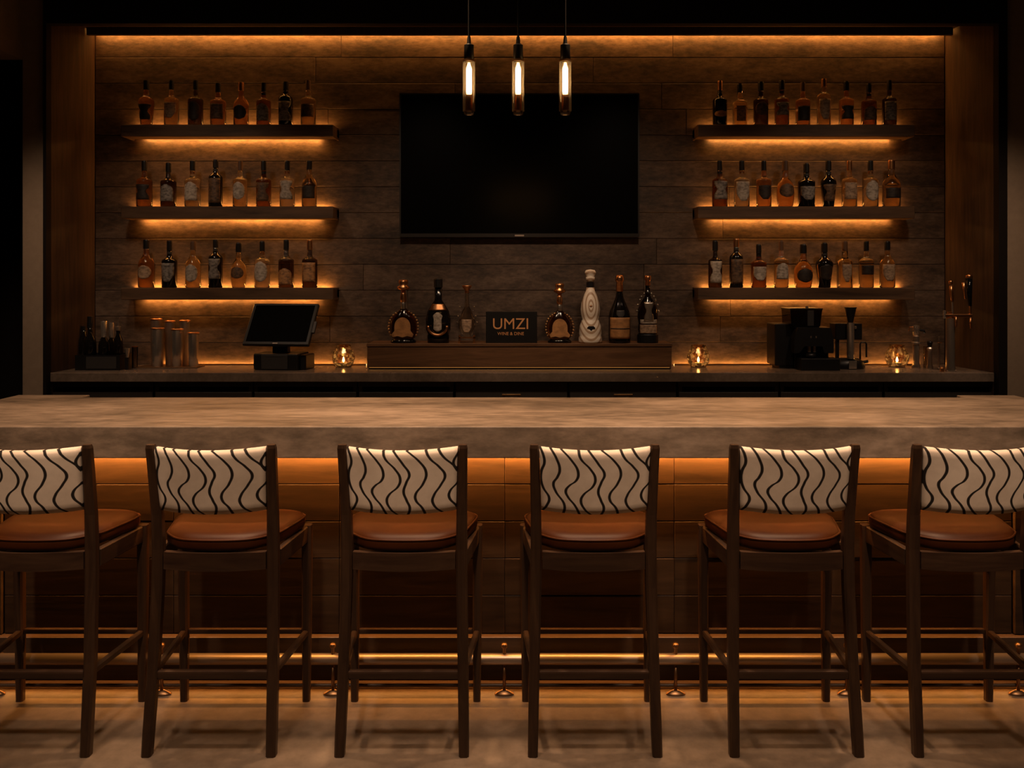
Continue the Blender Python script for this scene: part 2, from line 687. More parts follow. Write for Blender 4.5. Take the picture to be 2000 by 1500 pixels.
wb = struct('wall_back', bx(-3.36, 3.36, YB + .034, 6.75, 0, 3.75), M['wallcore'])
zt = Z(112, YB)
pitch = 0.1904
prng = random.Random(3)
for r in range(-1, 13):
    z1 = zt - pitch * r
    z0 = z1 - pitch
    z1 = min(z1, 3.42)
    z0 = max(z0, 0.93)
    xl, xr = -3.146, 3.097
    c1 = -1.05 + prng.uniform(-.55, .55)
    c2 = 1.05 + prng.uniform(-.55, .55)
    for a, b_ in ((xl, c1), (c1, c2), (c2, xr)):
        j = prng.uniform(0, .004)
        obj('plank', bx(a + .0006, b_ - .0006, YB - j, YB + .033, z0 + .001, z1 - .001, bev=.003), M['wallplank'], wb)

bm = nb()
add_box(bm, -3.36, -3.200, 5.88, 6.75, 0, 3.75)
add_box(bm, -3.52, -3.36, -2.9, 5.88, 3.08, 3.75)
struct('wall_left', bm, M['paint'])
struct('wall_farleft', bx(-6, -3.361, 6.6, 6.75, 0, 3.75), M['passage_shade'])
struct('wall_passage', bx(-5.2, -5.1, -2.9, 6.6, 0, 3.75), M['passage_shade'])
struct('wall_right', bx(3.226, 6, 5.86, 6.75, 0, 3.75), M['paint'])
# wood side panels of the niche and the dark frame around it
struct('trim_1', add_prism(nb(), [(-3.180, 5.90), (-3.1475, YB + .03), (-3.198, YB + .03), (-3.198, 5.90)], 0.0, 3.42), M['sidepanel'])
struct('trim_2', add_prism(nb(), [(3.166, 5.90), (3.0985, YB + .03), (3.222, YB + .03), (3.222, 5.90)], 0.0, 3.42), M['sidepanel'])
struct('trim_3', bx(-3.199, -3.178, 5.835, 5.898, 0, 3.31), M['header'])
struct('trim_4', bx(3.167, 3.225, 5.835, 5.898, 0, 3.31), M['header'])
struct('trim_5', bx(-3.199, 3.225, 5.835, 5.898, 3.312, 3.75), M['header'])
struct('trim_6', bx(-3.199, 3.225, 5.90, YB + .03, 3.422, 3.75), M['sidepanel'])      # soffit of the niche
t7 = struct('trim_7', bx(-3.145, 3.095, 6.305, 6.330, 3.366, 3.421, bev=.002), M['sidepanel'])   # valance hiding the cove light


def led(parent, p0, p1, n, width=.010, seg=.25, name='led_strip', mat=None):
    """a strip of light-emitting tape from p0 to p1 whose lit face looks along n."""
    p0, p1, n = Vector(p0), Vector(p1), Vector(n).normalized()
    d = (p1 - p0)
    k = max(1, int(d.length / seg))
    s = d.normalized().cross(n).normalized() * width / 2
    bm = nb()
    for i in range(k):
        a, b_ = p0 + d * i / k, p0 + d * (i + 1) / k
        q = [bm.verts.new(v) for v in (a - s, b_ - s, b_ + s, a + s)]
        f = bm.faces.new(q)
        f.normal_update()
        if f.normal.dot(n) < 0:
            f.normal_flip()
    me = bpy.data.meshes.new(name)
    bm.to_mesh(me)
    bm.free()
    me.materials.append(mat or M['led'])
    o = bpy.data.objects.new(name, me)
    COL.objects.link(o)
    o.parent = parent
    return o


led(t7, (-3.12, 6.402, 3.412), (3.07, 6.402, 3.412), (0, .7, -1), .010, mat=M['led_cove'])

# ------------------------------------------------------------------ bar: base with panels, top, foot rail
bar = thing('bar_counter', 'long wood-panelled front of the bar under its concrete top', 'bar', (0, 0, 0))
YP = 3.47
obj('core', bx(-2.30, 2.24, YP + .020, 3.85, 0.0, .951), M['wallcore'], bar)
rows = [.205, .356, .503, .650, .797, .951]
cols = [-2.055, -1.385, -.729, -.0735, .598, 1.27, 1.935]
prng = random.Random(11)
for a, b_ in zip(rows, rows[1:]):
    for c, d in zip(cols, cols[1:]):
        j = prng.uniform(0, .001)
        obj('panel', bx(c + .0005, d - .0005, YP - j, YP + .018, a + .0008, b_ - .0008, bev=.002), M['barpanel'], bar)
obj('corner_board', bx(-2.30, -2.060, YP - .012, YP + .018, .205, .951, bev=.003), M['barpanel'], bar)
obj('corner_board', bx(1.940, 2.24, YP - .012, YP + .018, .205, .951, bev=.003), M['barpanel'], bar)
obj('plinth', bx(-2.30, 2.24, 3.44, YP + .018, .024, .203, bev=.003), M['plinth'], bar)
obj('plinth_lip', bx(-2.30, 2.24, 3.402, 3.4395, .024, .034, bev=.002), M['plinth'], bar)
led(bar, (-2.25, 3.432, .0215), (2.2, 3.432, .0215), (0, -1, -.45), .005, mat=M['led_kick'])
obj('light_baffle', bx(-2.28, 2.22, 3.424, 3.427, .909, .9515), M['bronzedark'], bar)  # unseen strip, added to keep the bar LED off the seats
led(bar, (-2.25, 3.448, .9465), (2.2, 3.448, .9465), (0, 2.6, -1), .010, mat=M['led_bar'])

top = obj('concrete_worktop', None or add_prism(nb(), [(-2.355, 3.21), (2.285, 3.21), (2.285, 4.075), (2.015, 4.075), (2.015, 4.00), (-2.02, 4.00), (-2.02, 4.085), (-2.355, 4.085)], .952, 1.0687), M['bartop'])
bmod = top.modifiers.new('bevel', 'BEVEL')
bmod.width = .004
bmod.segments = 2
tag(top, 'thick grey-brown concrete slab forming the long bar top', 'bar top')

rail = thing('foot_rail', 'long bronze tube foot rail along the bottom of the bar', 'foot rail', (0, 3.395, 0))
zr = .1365
obj('tube', add_tube(nb(), [(-2.28, 0, zr), (2.22, 0, zr)], .021, 16), M['bronze'], rail, smooth=True)
for k in range(-3, 4):
    bx_ = -.0735 + .664 * k
    if k == -3:
        bx_ += .02
    br = obj('bracket', add_tube(nb(), [(bx_, .0, .006), (bx_, .0, zr - .018)], .0065, 10), M['bronzedark'], rail, smooth=True)
    obj('flange', lathe([(0, 0), (.038, 0), (.038, .004), (.026, .009), (.012, .016), (.0, .016)], n=20, cx=bx_, sy=.5), M['bronzedark'], br, smooth=True)
    bm = nb()
    add_lathe(bm, [(0, 0), (.007, 0), (.006, .022), (.012, .027), (.014, .036), (.009, .043), (0, .045)], n=12, cx=bx_, cz=zr + .019)
    obj('finial', bm, M['bronzedark'], br, smooth=True)
    obj('wall_arm', add_tube(nb(), [(bx_, .018, zr), (bx_, .0445, zr)], .008, 10), M['bronzedark'], br)

# ------------------------------------------------------------------ bar stools
NEAR, CEN = 2.96, 3.16


def seat_outline(n=64):
    """rounded trapezoid, wider towards the bar, near edge bowed out."""
    pts = []
    for i in range(n):
        a = 2 * PI * i / n
        c, s = math.cos(a), math.sin(a)
        k = (abs(c) ** 5.5 + abs(s) ** 5.5) ** (-1 / 5.5)
        u, v = c * k, s * k
        hw = .220 + .034 * v
        x = u * hw
        y = .031 + v * .170
        if v < 0:
            y += -.022 * (1 - u * u) * (-v)
        else:
            y += .012 * (1 - u * u) * v
        if v < -.55:          # notch beside the back posts
            x *= 1 - .10 * min(1, (-v - .55) / .3)
        pts.append((x, y))
    return pts


def make_stool():
    r = thing('bar_stool', None, None, (0, 0, 0))
    for s in (-1, 1):
        secs = [((s * .210, -.200, 0), .0165, .0175), ((s * .209, -.192, .06), .0172, .018), ((s * .204, -.158, .30), .0182, .019),
                ((s * .1985, -.138, .55), .0190, .020), ((s * .1975, -.134, .68), .0190, .0205), ((s * .1985, -.142, .80), .0180, .019),
                ((s * .202, -.166, .95), .0168, .017), ((s * .2045, -.182, 1.035), .0160, .0155), ((s * .205, -.1845, 1.047), .0130, .0125)]
        obj('back_leg', add_sweep(nb(), secs), M['walnut_z'], r)
        secs = [((s * .233, .185, 0), .0135, .0135), ((s * .234, .185, .26), .0165, .0165), ((s * .236, .183, .55), .018, .019), ((s * .236, .183, .672), .018, .019)]
        obj('front_leg', add_sweep(nb(), secs), M['walnut_z'], r)
    # rails under the seat
    bm = nb()
    n = 12
    vs = []
    for i in range(n + 1):
        u = -1 + 2 * i / n
        yy = -.150 - .016 * (1 - u * u)
        zz = .612 - .004 * (1 - u * u)
        vs.append([bm.verts.new((u * .176, yy, zz)), bm.verts.new((u * .176, yy, .671)), bm.verts.new((u * .176, yy + .024, .671)), bm.verts.new((u * .176, yy + .024, zz))])
    for A, B in zip(vs, vs[1:]):
        for i in range(4):
            j = (i + 1) % 4
            bm.faces.new((A[i], A[j], B[j], B[i]))
    bm.faces.new(vs[0])
    bm.faces.new(vs[-1])
    obj('seat_rail', bm, M['walnut_x'], r)
    obj('seat_rail', bx(-.217, .217, .178, .200, .612, .671, bev=.003), M['walnut_x'], r)
    for s in (-1, 1):
        obj('seat_rail', add_beam(nb(), (s * .205, -.110, .640), (s * .233, .170, .640), .011, .031), M['walnut_y'], r)
    # foot bars
    obj('stretcher', bx(-.190, .190, -.176, -.152, .244, .272, bev=.006, seg=2), M['walnut_x'], r)
    obj('stretcher', bx(-.217, .217, .175, .195, .256, .276, bev=.006, seg=2), M['walnut_x'], r)
    for s in (-1, 1):
        obj('stretcher', add_beam(nb(), (s * .205, -.142, .262), (s * .233, .174, .262), .010, .012), M['walnut_y'], r)
    # cushion: base, boxing, domed and slightly dished top
    o = seat_outline()
    cx, cy_ = 0, .045
    prof = [(.93, .672), (.985, .677), (1.0, .690), (.998, .706), (.985, .7145), (.955, .722), (.90, .7285), (.80, .7315), (.62, .7305), (.40, .7285), (.2, .7275)]
    bm = nb()
    rings = []
    for k, z in prof:
        rings.append([bm.verts.new((cx + (x - cx) * k, cy_ + (y - cy_) * k, z)) for x, y in o])
    N = len(o)
    for A, B in zip(rings, rings[1:]):
        for i in range(N):
            j = (i + 1) % N
            bm.faces.new((A[i], A[j], B[j], B[i]))
    bm.faces.new(rings[0])
    bm.faces.new(rings[-1])
    st = obj('seat', bm, M['leather'], r, smooth=True)
    bm = nb()
    pts = [(cx + (x - cx) * .992, cy_ + (y - cy_) * .992, .7125) for x, y in o]
    add_tube(bm, pts + [pts[0]], .0042, 6, caps=False)
    obj('piping', bm, M['leather'], st, smooth=True)
    # upholstered back: cloth panel bowed towards the room between the posts
    me = bpy.data.meshes.new('backrest')
    nx, nz = 28, 14
    bm = nb()
    uvl = bm.loops.layers.uv.new('UVMap')
    fr, bk = [], []
    for j in range(nz + 1):
        v = j / nz
        A, B = [], []
        for i in range(nx + 1):
            u = i / nx
            q = 2 * u - 1
            hw = .1865 - .0065 * (1 - v) + .001 * v
            zb = .818 - .004 * (1 - q * q)
            ztop = 1.041 - .006 * (1 - q * q)
            z = zb + (ztop - zb) * v
            yc = -.150 - .036 * v - .046 * (1 - q * q)
            e = min(v, 1 - v) * nz
            t = .016 * (1 if e >= 1 else .45 + .55 * e)
            A.append(bm.verts.new((q * hw, yc - t, z)))
            B.append(bm.verts.new((q * hw, yc + t, z)))
        fr.append(A)
        bk.append(B)

    def face(vs, uvs):
        f = bm.faces.new(vs)
        for l, uvv in zip(f.loops, uvs):
            l[uvl].uv = uvv
    for j in range(nz):
        for i in range(nx):
            uvs = [(i / nx, j / nz), ((i + 1) / nx, j / nz), ((i + 1) / nx, (j + 1) / nz), (i / nx, (j + 1) / nz)]
            face((fr[j][i], fr[j][i + 1], fr[j + 1][i + 1], fr[j + 1][i]), uvs)
            face((bk[j][i], bk[j + 1][i], bk[j + 1][i + 1], bk[j][i + 1]), [uvs[0], uvs[3], uvs[2], uvs[1]])
    for i in range(nx):
        face((fr[nz][i], fr[nz][i + 1], bk[nz][i + 1], bk[nz][i]), [(i / nx, 1), ((i + 1) / nx, 1), ((i + 1) / nx, 1), (i / nx, 1)])
        face((fr[0][i], bk[0][i], bk[0][i + 1], fr[0][i + 1]), [(i / nx, 0), (i / nx, 0), ((i + 1) / nx, 0), ((i + 1) / nx, 0)])
    for j in range(nz):
        for i in (0, nx):
            face((fr[j][i], fr[j + 1][i], bk[j + 1][i], bk[j][i]), [(i / nx, j / nz), (i / nx, (j + 1) / nz), (i / nx, (j + 1) / nz), (i / nx, j / nz)])
    obj('backrest', bm, M['fabric'], r, smooth=True)
    return r


stool0 = make_stool()
STOOLS = [(47, 'leftmost bar stool, its back cut off by the left edge of the picture'),
          (409, 'second bar stool from the left, the leftmost one fully in view'),
          (785, 'third bar stool from the left, left of the row\'s middle'),
          (1162, 'fourth bar stool from the left, just right of the row\'s middle'),
          (1555, 'fifth bar stool from the left, the rightmost one fully in view'),
          (1914, 'rightmost bar stool, its back cut off by the right edge of the picture')]
for i, (px, lab) in enumerate(STOOLS):
    o = stool0 if i == 0 else copy_tree(stool0)
    o.location = (X(px, NEAR), CEN, 0)
    tag(o, lab, 'bar stool', 'bar stools with wavy-striped backs')

# ------------------------------------------------------------------ back counter and the units below it
ctop = obj('back_counter', add_prism(nb(), [(-3.176, YC), (3.162, YC), (3.096, YB - .006), (-3.1445, YB - .006)], ZC - .062, ZC), M['counter'])
ctop.modifiers.new('bevel', 'BEVEL').width = .003
tag(ctop, 'long dark stone counter along the back wall under the shelves', 'counter')
edges = [102, 304, 497, 700, 888, 1110, 1322, 1520, 1722, 1938]
names = ['leftmost black under-counter unit below the bottle caddy', 'black under-counter unit below the steel shakers',
         'black under-counter unit below the till', 'black under-counter unit below the left candle',
         'black drawer unit with brass pull left of centre', 'black drawer unit with brass pull right of centre',
         'black under-counter unit below the middle candle on the right', 'black under-counter unit below the coffee machine',
         'rightmost black under-counter unit below the beer tap']
for i, (a, b_) in enumerate(zip(edges, edges[1:])):
    xa, xb = X(a, 5.95) + .003, X(b_, 5.95) - .003
    xc = (xa + xb) / 2
    hw = (xb - xa) / 2
    u = thing('under_counter_unit', names[i], 'cabinet', (xc, 5.93, 0), 0, 'cabinets under the back counter')
    bm = nb()
    add_box(bm, -hw, hw, .02, .46, 0, ZC - .0625)
    obj('body', bm, M['cab'], u)
    if i in (4, 5):
        d = obj('drawer', bx(-hw + .006, hw - .006, -.004, .019, .64, ZC - .070, bev=.002), M['cab'], u)
        bm = nb()
        add_box(bm, -.065, .065, -.030, -.018, .822, .834, bev=.003)
        for s in (-.05, .05):
            add_box(bm, s - .005, s + .005, -.0185, -.0045, .824, .832)
        obj('pull', bm, M['brass'], d)
        obj('door', bx(-hw + .006, hw - .006, -.004, .019, .08, .630, bev=.002), M['cab'], u)
    else:
        obj('top_rail', bx(-hw, hw, -.010, .0195, ZC - .098, ZC - .064, bev=.002), M['greyplast'], u)
        obj('shadow_gap', bx(-hw + .03, hw - .03, .008, .0195, ZC - .135, ZC - .099), M['gap_shade'], u)
        obj('door', bx(-hw + .006, hw - .006, -.010, .0195, .08, ZC - .136, bev=.002), M['cab'], u)
        for s in (-1, 1):
            obj('hinge_block', bx(s * (hw - .016) - .012, s * (hw - .016) + .012, -.006, .0195, ZC - .134, ZC - .100), M['cab'], u)

# light channel at the back of the counter, in two lengths beside the riser
for px0, px1, lab in ((300, 716, 'thin warm light channel on the counter left of the wooden riser'), (1316, 1795, 'thin warm light channel on the counter right of the wooden riser')):
    xa, xb = X(px0, 6.42), X(px1, 6.42)
    ch = thing('light_channel', lab, 'light strip', ((xa + xb) / 2, 6.41, ZC), 0, 'light channels on the back counter')
    hw = (xb - xa) / 2
    obj('lip', bx(-hw, hw, -.006, -.002, 0, .009), M['bronzedark'], ch)
    led(ch, (-hw, .006, .004), (hw, .006, .004), (0, .75, 1), .006, mat=M['led_counter'])

# ------------------------------------------------------------------ six floating shelves with light above and below
YS = 6.24
SHELF = [(243, 'top'), (403, 'middle'), (562, 'bottom')]
TH = .086
zsh = {}
for side, pa, pb, la, lb in (('left', 236, 651, 280, 626), ('right', 1363, 1787, 1386, 1738)):
    for py, lev in SHELF:
        z = Z(py, YS)
        zsh[(side, lev)] = z
        xa, xb = X(pa, YS), X(pb, YS)
        sh = thing('bottle_shelf', f'{lev} floating dark wood shelf of the {side} hand trio', 'shelf', ((xa + xb) / 2, YS, z), 0, 'lit floating bottle shelves')
        hw = (xb - xa) / 2
        YR0 = YB - YS - .066
        bm = nb()
        add_box(bm, -hw, hw, 0, YR0, -TH, 0, bev=.004)
        add_box(bm, -hw, hw, YR0 - .003, YB - YS - .005, -TH + .016, -.014)
        add_box(bm, -hw, -hw + .012, YR0 - .003, YB - YS - .005, -TH, 0)
        add_box(bm, hw - .012, hw, YR0 - .003, YB - YS - .005, -TH, 0)
        obj('board', bm, M['shelf'], sh)
        xm = (xa + xb) / 2
        a, b_ = X(la, 6.42) - xm, X(lb, 6.42) - xm
        led(sh, (a, YB - YS - .027, -TH + .010), (b_, YB - YS - .027, -TH + .010), (0, .7, -1), .009)
        led(sh, (a - .06, YB - YS - .025, -.009), (b_ + .07, YB - YS - .025, -.009), (0, .5, 1), .013)

# ------------------------------------------------------------------ bottles on the shelves
PROF = {
    'std':    [(0, .004), (.55, .004), (.9, 0), (1, .02), (1, .545), (.985, .572), (.90, .594), (.70, .613), (.48, .632), (.37, .655), (.32, .70), (.31, .82)],
    'tall':   [(0, .004), (.55, .004), (.9, 0), (1, .02), (1, .60), (.95, .64), (.74, .675), (.48, .70), (.38, .73), (.36, .78), (.35, .86)],
    'taper':  [(0, .004), (.45, .004), (.66, 0), (.72, .02), (.92, .38), (1, .49), (.99, .55), (.85, .60), (.55, .64), (.38, .675), (.34, .71), (.34, .82)],
    'pot':    [(0, .004), (.5, .004), (.78, 0), (.85, .03), (.97, .16), (1, .30), (.95, .42), (.80, .52), (.56, .59), (.40, .63), (.33, .68), (.33, .82)],
    'square': [(0, .004), (.55, .004), (.86, 0), (.9, .015), (.9, .53), (.86, .565), (.62, .60), (.42, .63), (.345, .67), (.34, .82)],
    'slope':  [(0, .004), (.55, .004), (.9, 0), (1, .02), (1, .47), (.93, .53), (.72, .60), (.50, .66), (.37, .71), (.34, .75), (.34, .84)],
}


def add_label(bm, r, z0, z1, ang, shape='rect', sq=None, n=10, rows=8, prof=None, sy=1.0, off=.0012):
    """a curved paper label on the side facing the room."""
    G, K = [], []
    for j in range(rows + 1):
        v = j / rows
        z = z0 + (z1 - z0) * v
        k = {'rect': 1.0, 'oval': math.sqrt(max(.02, 1 - (2 * v - 1) ** 2)) * .98 + .02, 'shield': min(1, .35 + v * 1.6),
             'arch': 1.0 if v < .6 else math.sqrt(max(.03, 1 - ((v - .6) / .4) ** 2)), 'waist': 1 - .45 * math.sin(PI * min(1, max(0, (v - .3) / .5)))}[shape]
        rr = r(z) if callable(r) else r
        A, B = [], []
        for i in range(n + 1):
            a = -PI / 2 + ang * k * (2 * i / n - 1)
            c, s = math.cos(a), math.sin(a)
            q = (abs(c) ** sq + abs(s) ** sq) ** (-1 / sq) if sq else 1
            A.append(bm.verts.new(((rr + off) * q * c, (rr + off) * q * s * sy, z)))
            B.append(bm.verts.new(((rr + .0002) * q * c, (rr + .0002) * q * s * sy, z)))
        G.append(A)
        K.append(B)
    for j in range(rows):
        for i in range(n):
            bm.faces.new((G[j][i], G[j][i + 1], G[j + 1][i + 1], G[j + 1][i]))
    for j in range(rows):
        bm.faces.new((G[j][0], G[j + 1][0], K[j + 1][0], K[j][0]))
        bm.faces.new((G[j][n], K[j][n], K[j + 1][n], G[j + 1][n]))
    for i in range(n):
        bm.faces.new((G[rows][i], G[rows][i + 1], K[rows][i + 1], K[rows][i]))
        bm.faces.new((G[0][i], K[0][i], K[0][i + 1], G[0][i + 1]))
    return bm


def rad_at(prof, R, h):
    def f(z):
        t = z / h
        for (r0, a), (r1, b_) in zip(prof, prof[1:]):
            if a <= t <= b_ and b_ > a:
                return R * (r0 + (r1 - r0) * (t - a) / (b_ - a))
        return R
    return f


def bottle(loc, wd, h, style, glass, cap, lab, lshape, lz, text, group, capw=1.0, ang=1.0, band=None):
    o = thing('liquor_bottle', text, 'bottle', loc, 0, group)
    R = wd / 2
    P = PROF[style]
    sq = 6 if style == 'square' else None
    body = lathe([(r * R, z * h) for r, z in P] + [(0, P[-1][1] * h)], n=28 if sq else 22, sq=sq)
    obj('body', body, M[glass], o, smooth=True)
    zt_ = P[-1][1]
    nr = P[-1][0] * R
    z0 = zt_ - .035
    c = nr * 1.12 * capw
    obj('cap', lathe([(c * .92, z0 * h), (c, z0 * h + .001), (c, h * .975), (c * .9, h), (0, h)], n=16), M[cap], o, smooth=False)
    if lab:
        a = ang if not sq else .62
        obj('label', add_label(nb(), rad_at(P, R, h), lz[0] * h, lz[1] * h, a, lshape, sq), M[lab], o, smooth=True)
    if band:
        bz = P[-1][1] * h - .055 * h
        obj('neck_band', lathe([(nr * 1.01, bz - .05 * h), (nr * 1.06, bz - .05 * h), (nr * 1.06, bz), (nr * 1.01, bz)], n=16), M[band], o)
    return o


K_ = 'cap_black'
C_ = 'cap_copper'
W_ = 'cap_wood'
# centre px, top px, width px, style, glass, cap, label, label shape, label span, extra
ROWS = {
    ('left', 'top'): [
        (286, 157, 30, 'taper', 'g_amber', K_, 'l_dark', 'waist', (.13, .46), 'amber bottle with a wide dark label'),
        (335, 157, 28, 'std', 'g_light', K_, 'l_tan', 'shield', (.16, .50), 'pale gold bottle with a faint tan label'),
        (382, 157, 29, 'std', 'g_smoke', K_, 'l_dark', 'oval', (.10, .52), 'dark bottle with an oval dark label'),
        (426, 163, 30, 'std', 'g_amber', K_, 'l_brown', 'rect', (.14, .50), 'amber bottle with a square brown label'),
        (471, 161, 29, 'slope', 'g_amber', C_, 'l_dark', 'oval', (.13, .46), 'amber bottle with a copper cap and dark label'),
        (515, 162, 28, 'std', 'g_deep', K_, 'l_grey', 'arch', (.10, .50), 'brown bottle with an arched grey label'),
        (558, 160, 28, 'tall', 'g_black', K_, 'l_grey', 'waist', (.10, .54), 'black bottle with a waisted grey label'),
        (602, 157, 29, 'std', 'g_light', W_, 'l_brown', 'rect', (.18, .46), 'pale bottle with bright shoulders and brown label')],
    ('left', 'middle'): [
        (282, 314, 30, 'std', 'g_amber', K_, 'l_dark', 'waist', (.15, .48), 'amber bottle with a dark waisted label'),
        (329, 318, 30, 'std', 'g_smoke', K_, 'l_grey', 'arch', (.12, .50), 'dark short-necked bottle with a narrow grey label'),
        (376, 314, 30, 'std', 'g_clear', K_, 'l_cream', 'arch', (.13, .53), 'clear bottle with an arched cream label'),
        (421, 312, 27, 'tall', 'g_black', K_, 'l_brown', 'rect', (.08, .60), 'black square-shouldered bottle with tall brown label'),
        (469, 314, 28, 'std', 'g_light', W_, 'l_cream', 'oval', (.15, .53), 'pale gold bottle with an oval cream label'),
        (515, 314, 29, 'std', 'g_deep', K_, 'l_brown', 'waist', (.12, .52), 'brown bottle with two black neck rings'),
        (561, 314, 29, 'std', 'g_clear', K_, 'l_cream', 'waist', (.16, .56), 'clear bottle with a waisted cream label'),
        (604, 314, 29, 'slope', 'g_light', K_, 'l_dark', 'rect', (.18, .45), 'pale sloping bottle with a dark square label')],
    ('left', 'bottom'): [
        (286, 468, 31, 'slope', 'g_amber', K_, 'l_tan', 'oval', (.18, .46), 'amber sloping bottle with a small tan oval label'),
        (331, 470, 29, 'std', 'g_black', K_, 'l_grey', 'shield', (.12, .52), 'black bottle with a thin grey label'),
        (377, 471, 29, 'slope', 'g_light', W_, 'l_cream', 'oval', (.12, .50), 'pale gold bottle with a cream oval label'),
        (421, 468, 27, 'tall', 'g_black', K_, 'l_grey', 'waist', (.18, .60), 'black high-shouldered bottle with a grey label'),
        (466, 474, 30, 'pot', 'g_light', K_, 'l_brown', 'oval', (.20, .46), 'pale round bottle with a short brown label'),
        (512, 471, 30, 'std', 'g_clear', K_, 'l_cream', 'oval', (.12, .56), 'clear bottle with a large round cream label'),
        (559, 468, 30, 'std', 'g_smoke', K_, 'l_amber', 'arch', (.06, .40), 'dark bottle with an arched amber label'),
        (605, 468, 30, 'std', 'g_smoke', C_, 'l_amber', 'rect', (.12, .52), 'dark bottle with copper cap and square amber label')],
    ('right', 'top'): [
        (1406, 158, 28, 'std', 'g_black', C_, 'l_amber', 'oval', (.18, .32), 'black bottle with copper cap and low amber label'),
        (1445, 164, 28, 'square', 'g_light', K_, 'l_amber', 'rect', (.10, .46), 'pale square bottle with an amber label'),
        (1486, 160, 29, 'std', 'g_smoke', K_, 'l_brown', 'oval', (.22, .52), 'dark bottle with a flared black stopper'),
        (1527, 157, 28, 'std', 'g_deep', K_, 'l_grey', 'waist', (.22, .50), 'brown bottle with a big black stopper'),
        (1568, 161, 28, 'std', 'g_amber', W_, 'l_dark', 'rect', (.10, .44), 'amber bottle with a dark square label'),
        (1609, 154, 26, 'tall', 'g_light', C_, 'l_tan', 'shield', (.12, .56), 'tall pale bottle with a long copper capsule'),
        (1653, 159, 28, 'std', 'g_amber', K_, 'l_dark', 'waist', (.14, .44), 'amber bottle with a dark label and ringed stopper'),
        (1697, 164, 29, 'std', 'g_deep', K_, 'l_brown', 'arch', (.12, .44), 'short brown bottle with a brown label'),
        (1737, 157, 27, 'std', 'g_smoke', K_, 'l_grey', 'rect', (.11, .52), 'dark bottle with a tall grey label')],
    ('right', 'middle'): [
        (1406, 314, 30, 'std', 'g_deep', K_, 'l_grey', 'waist', (.16, .55), 'brown bottle with a narrow grey label'),
        (1449, 314, 30, 'std', 'g_clear', K_, 'l_cream', 'shield', (.12, .54), 'clear bottle with a bright cream label'),
        (1492, 314, 29, 'std', 'g_amber', K_, 'l_dark', 'shield', (.16, .46), 'amber bottle with a dark shield label'),
        (1534, 314, 34, 'pot', 'g_amber', W_, 'l_brown', 'oval', (.20, .50), 'broad round amber bottle with a brown label'),
        (1575, 319, 33, 'std', 'g_black', K_, 'l_grey', 'shield', (.15, .46), 'squat black bottle with a grey label'),
        (1618, 314, 30, 'taper', 'g_black', K_, 'l_brown', 'waist', (.12, .48), 'black tapering bottle with a brown label'),
        (1659, 314, 29, 'std', 'g_light', C_, 'l_tan', 'rect', (.16, .52), 'pale gold bottle with a copper capsule'),
        (1700, 314, 30, 'std', 'g_clear', K_, 'l_cream', 'oval', (.12, .56), 'clear bottle with a tall pale oval label'),
        (1741, 313, 34, 'slope', 'g_light', C_, 'l_dark', 'rect', (.18, .40), 'broad pale bottle with a dark low label')],
    ('right', 'bottom'): [
        (1397, 470, 27, 'std', 'g_smoke', K_, 'l_cream', 'waist', (.10, .56), 'dark bottle with ball stopper and cream label'),
        (1438, 466, 27, 'tall', 'g_black', C_, 'l_brown', 'rect', (.08, .58), 'slim black bottle with a tall brown label'),
        (1482, 477, 30, 'std', 'g_deep', K_, 'l_cream', 'shield', (.16, .48), 'short brown bottle with a cream label'),
        (1526, 470, 28, 'std', 'g_light', W_, 'l_cream', 'arch', (.18, .52), 'pale gold bottle with a cream arched label'),
        (1569, 477, 36, 'pot', 'g_amber', K_, 'l_dark', 'oval', (.12, .44), 'broad round amber bottle with a dark medallion'),
        (1610, 474, 33, 'taper', 'g_black', K_, 'l_dark', 'oval', (.16, .52), 'broad black tapering bottle'),
        (1650, 471, 29, 'square', 'g_light', W_, 'l_tan', 'shield', (.12, .50), 'pale square bottle with a tan label'),
        (1692, 471, 28, 'std', 'g_light', K_, 'l_dark', 'rect', (.28, .48), 'pale bottle with a dark band label'),
        (1733, 471, 29, 'slope', 'g_light', K_, 'l_tan', 'shield', (.14, .50), 'pale gold sloping bottle with a tan label')],
}
ORD = ['first', 'second', 'third', 'fourth', 'fifth', 'sixth', 'seventh', 'eighth', 'ninth']
YBOT = 6.31
for (side, lev), lst in ROWS.items():
    z = zsh[(side, lev)]
    for i, (px, pt, wp, style, gl, cp, lb, ls, lz, desc) in enumerate(lst):
        h = Z(pt, YBOT) - z
        band = {'g_deep': 'cap_black', 'g_black': 'greyplast', 'g_clear': 'cap_copper'}.get(gl)
        bottle((X(px, YBOT), YBOT, z), S(wp, YBOT), h, style, gl, cp, lb, ls, lz,
               f'{desc}, {ORD[i]} from left on {lev} {side} shelf', f'bottles on the {lev} {side} shelf',
               capw=1.15 if 'stopper' in desc else 1.0, band=band)

# ------------------------------------------------------------------ wooden riser with show bottles and sign
YR = 6.10
zr_top = Z(671, YR)
rs = thing('display_riser', 'long dark wood block holding the show bottles on the back counter', 'riser', (X(1014.5, YR), YR, ZC))
hw = S(595, YR) / 2
hr = zr_top - ZC
obj('body', bx(-hw, hw, 0, .29, .014, hr - .022, bev=.003), M['riser'], rs)
obj('kick', bx(-hw + .004, hw - .004, .030, .28, 0, .0139), M['black'], rs)
led(rs, (-hw + .01, .024, .011), (hw - .01, .024, .011), (0, -1, -.6), .004, mat=M['led_riser'])
obj('top_board', bx(-hw - .004, hw + .004, -.006, .294, hr - .0218, hr, bev=.003), M['riser'], rs)
YO = 6.175
PXM = YO / F


def fancy(name, px, label, group=None):
    return thing(name, label, 'bottle', (X(px, YO), YO, zr_top), 0, group or 'show bottles on the riser')


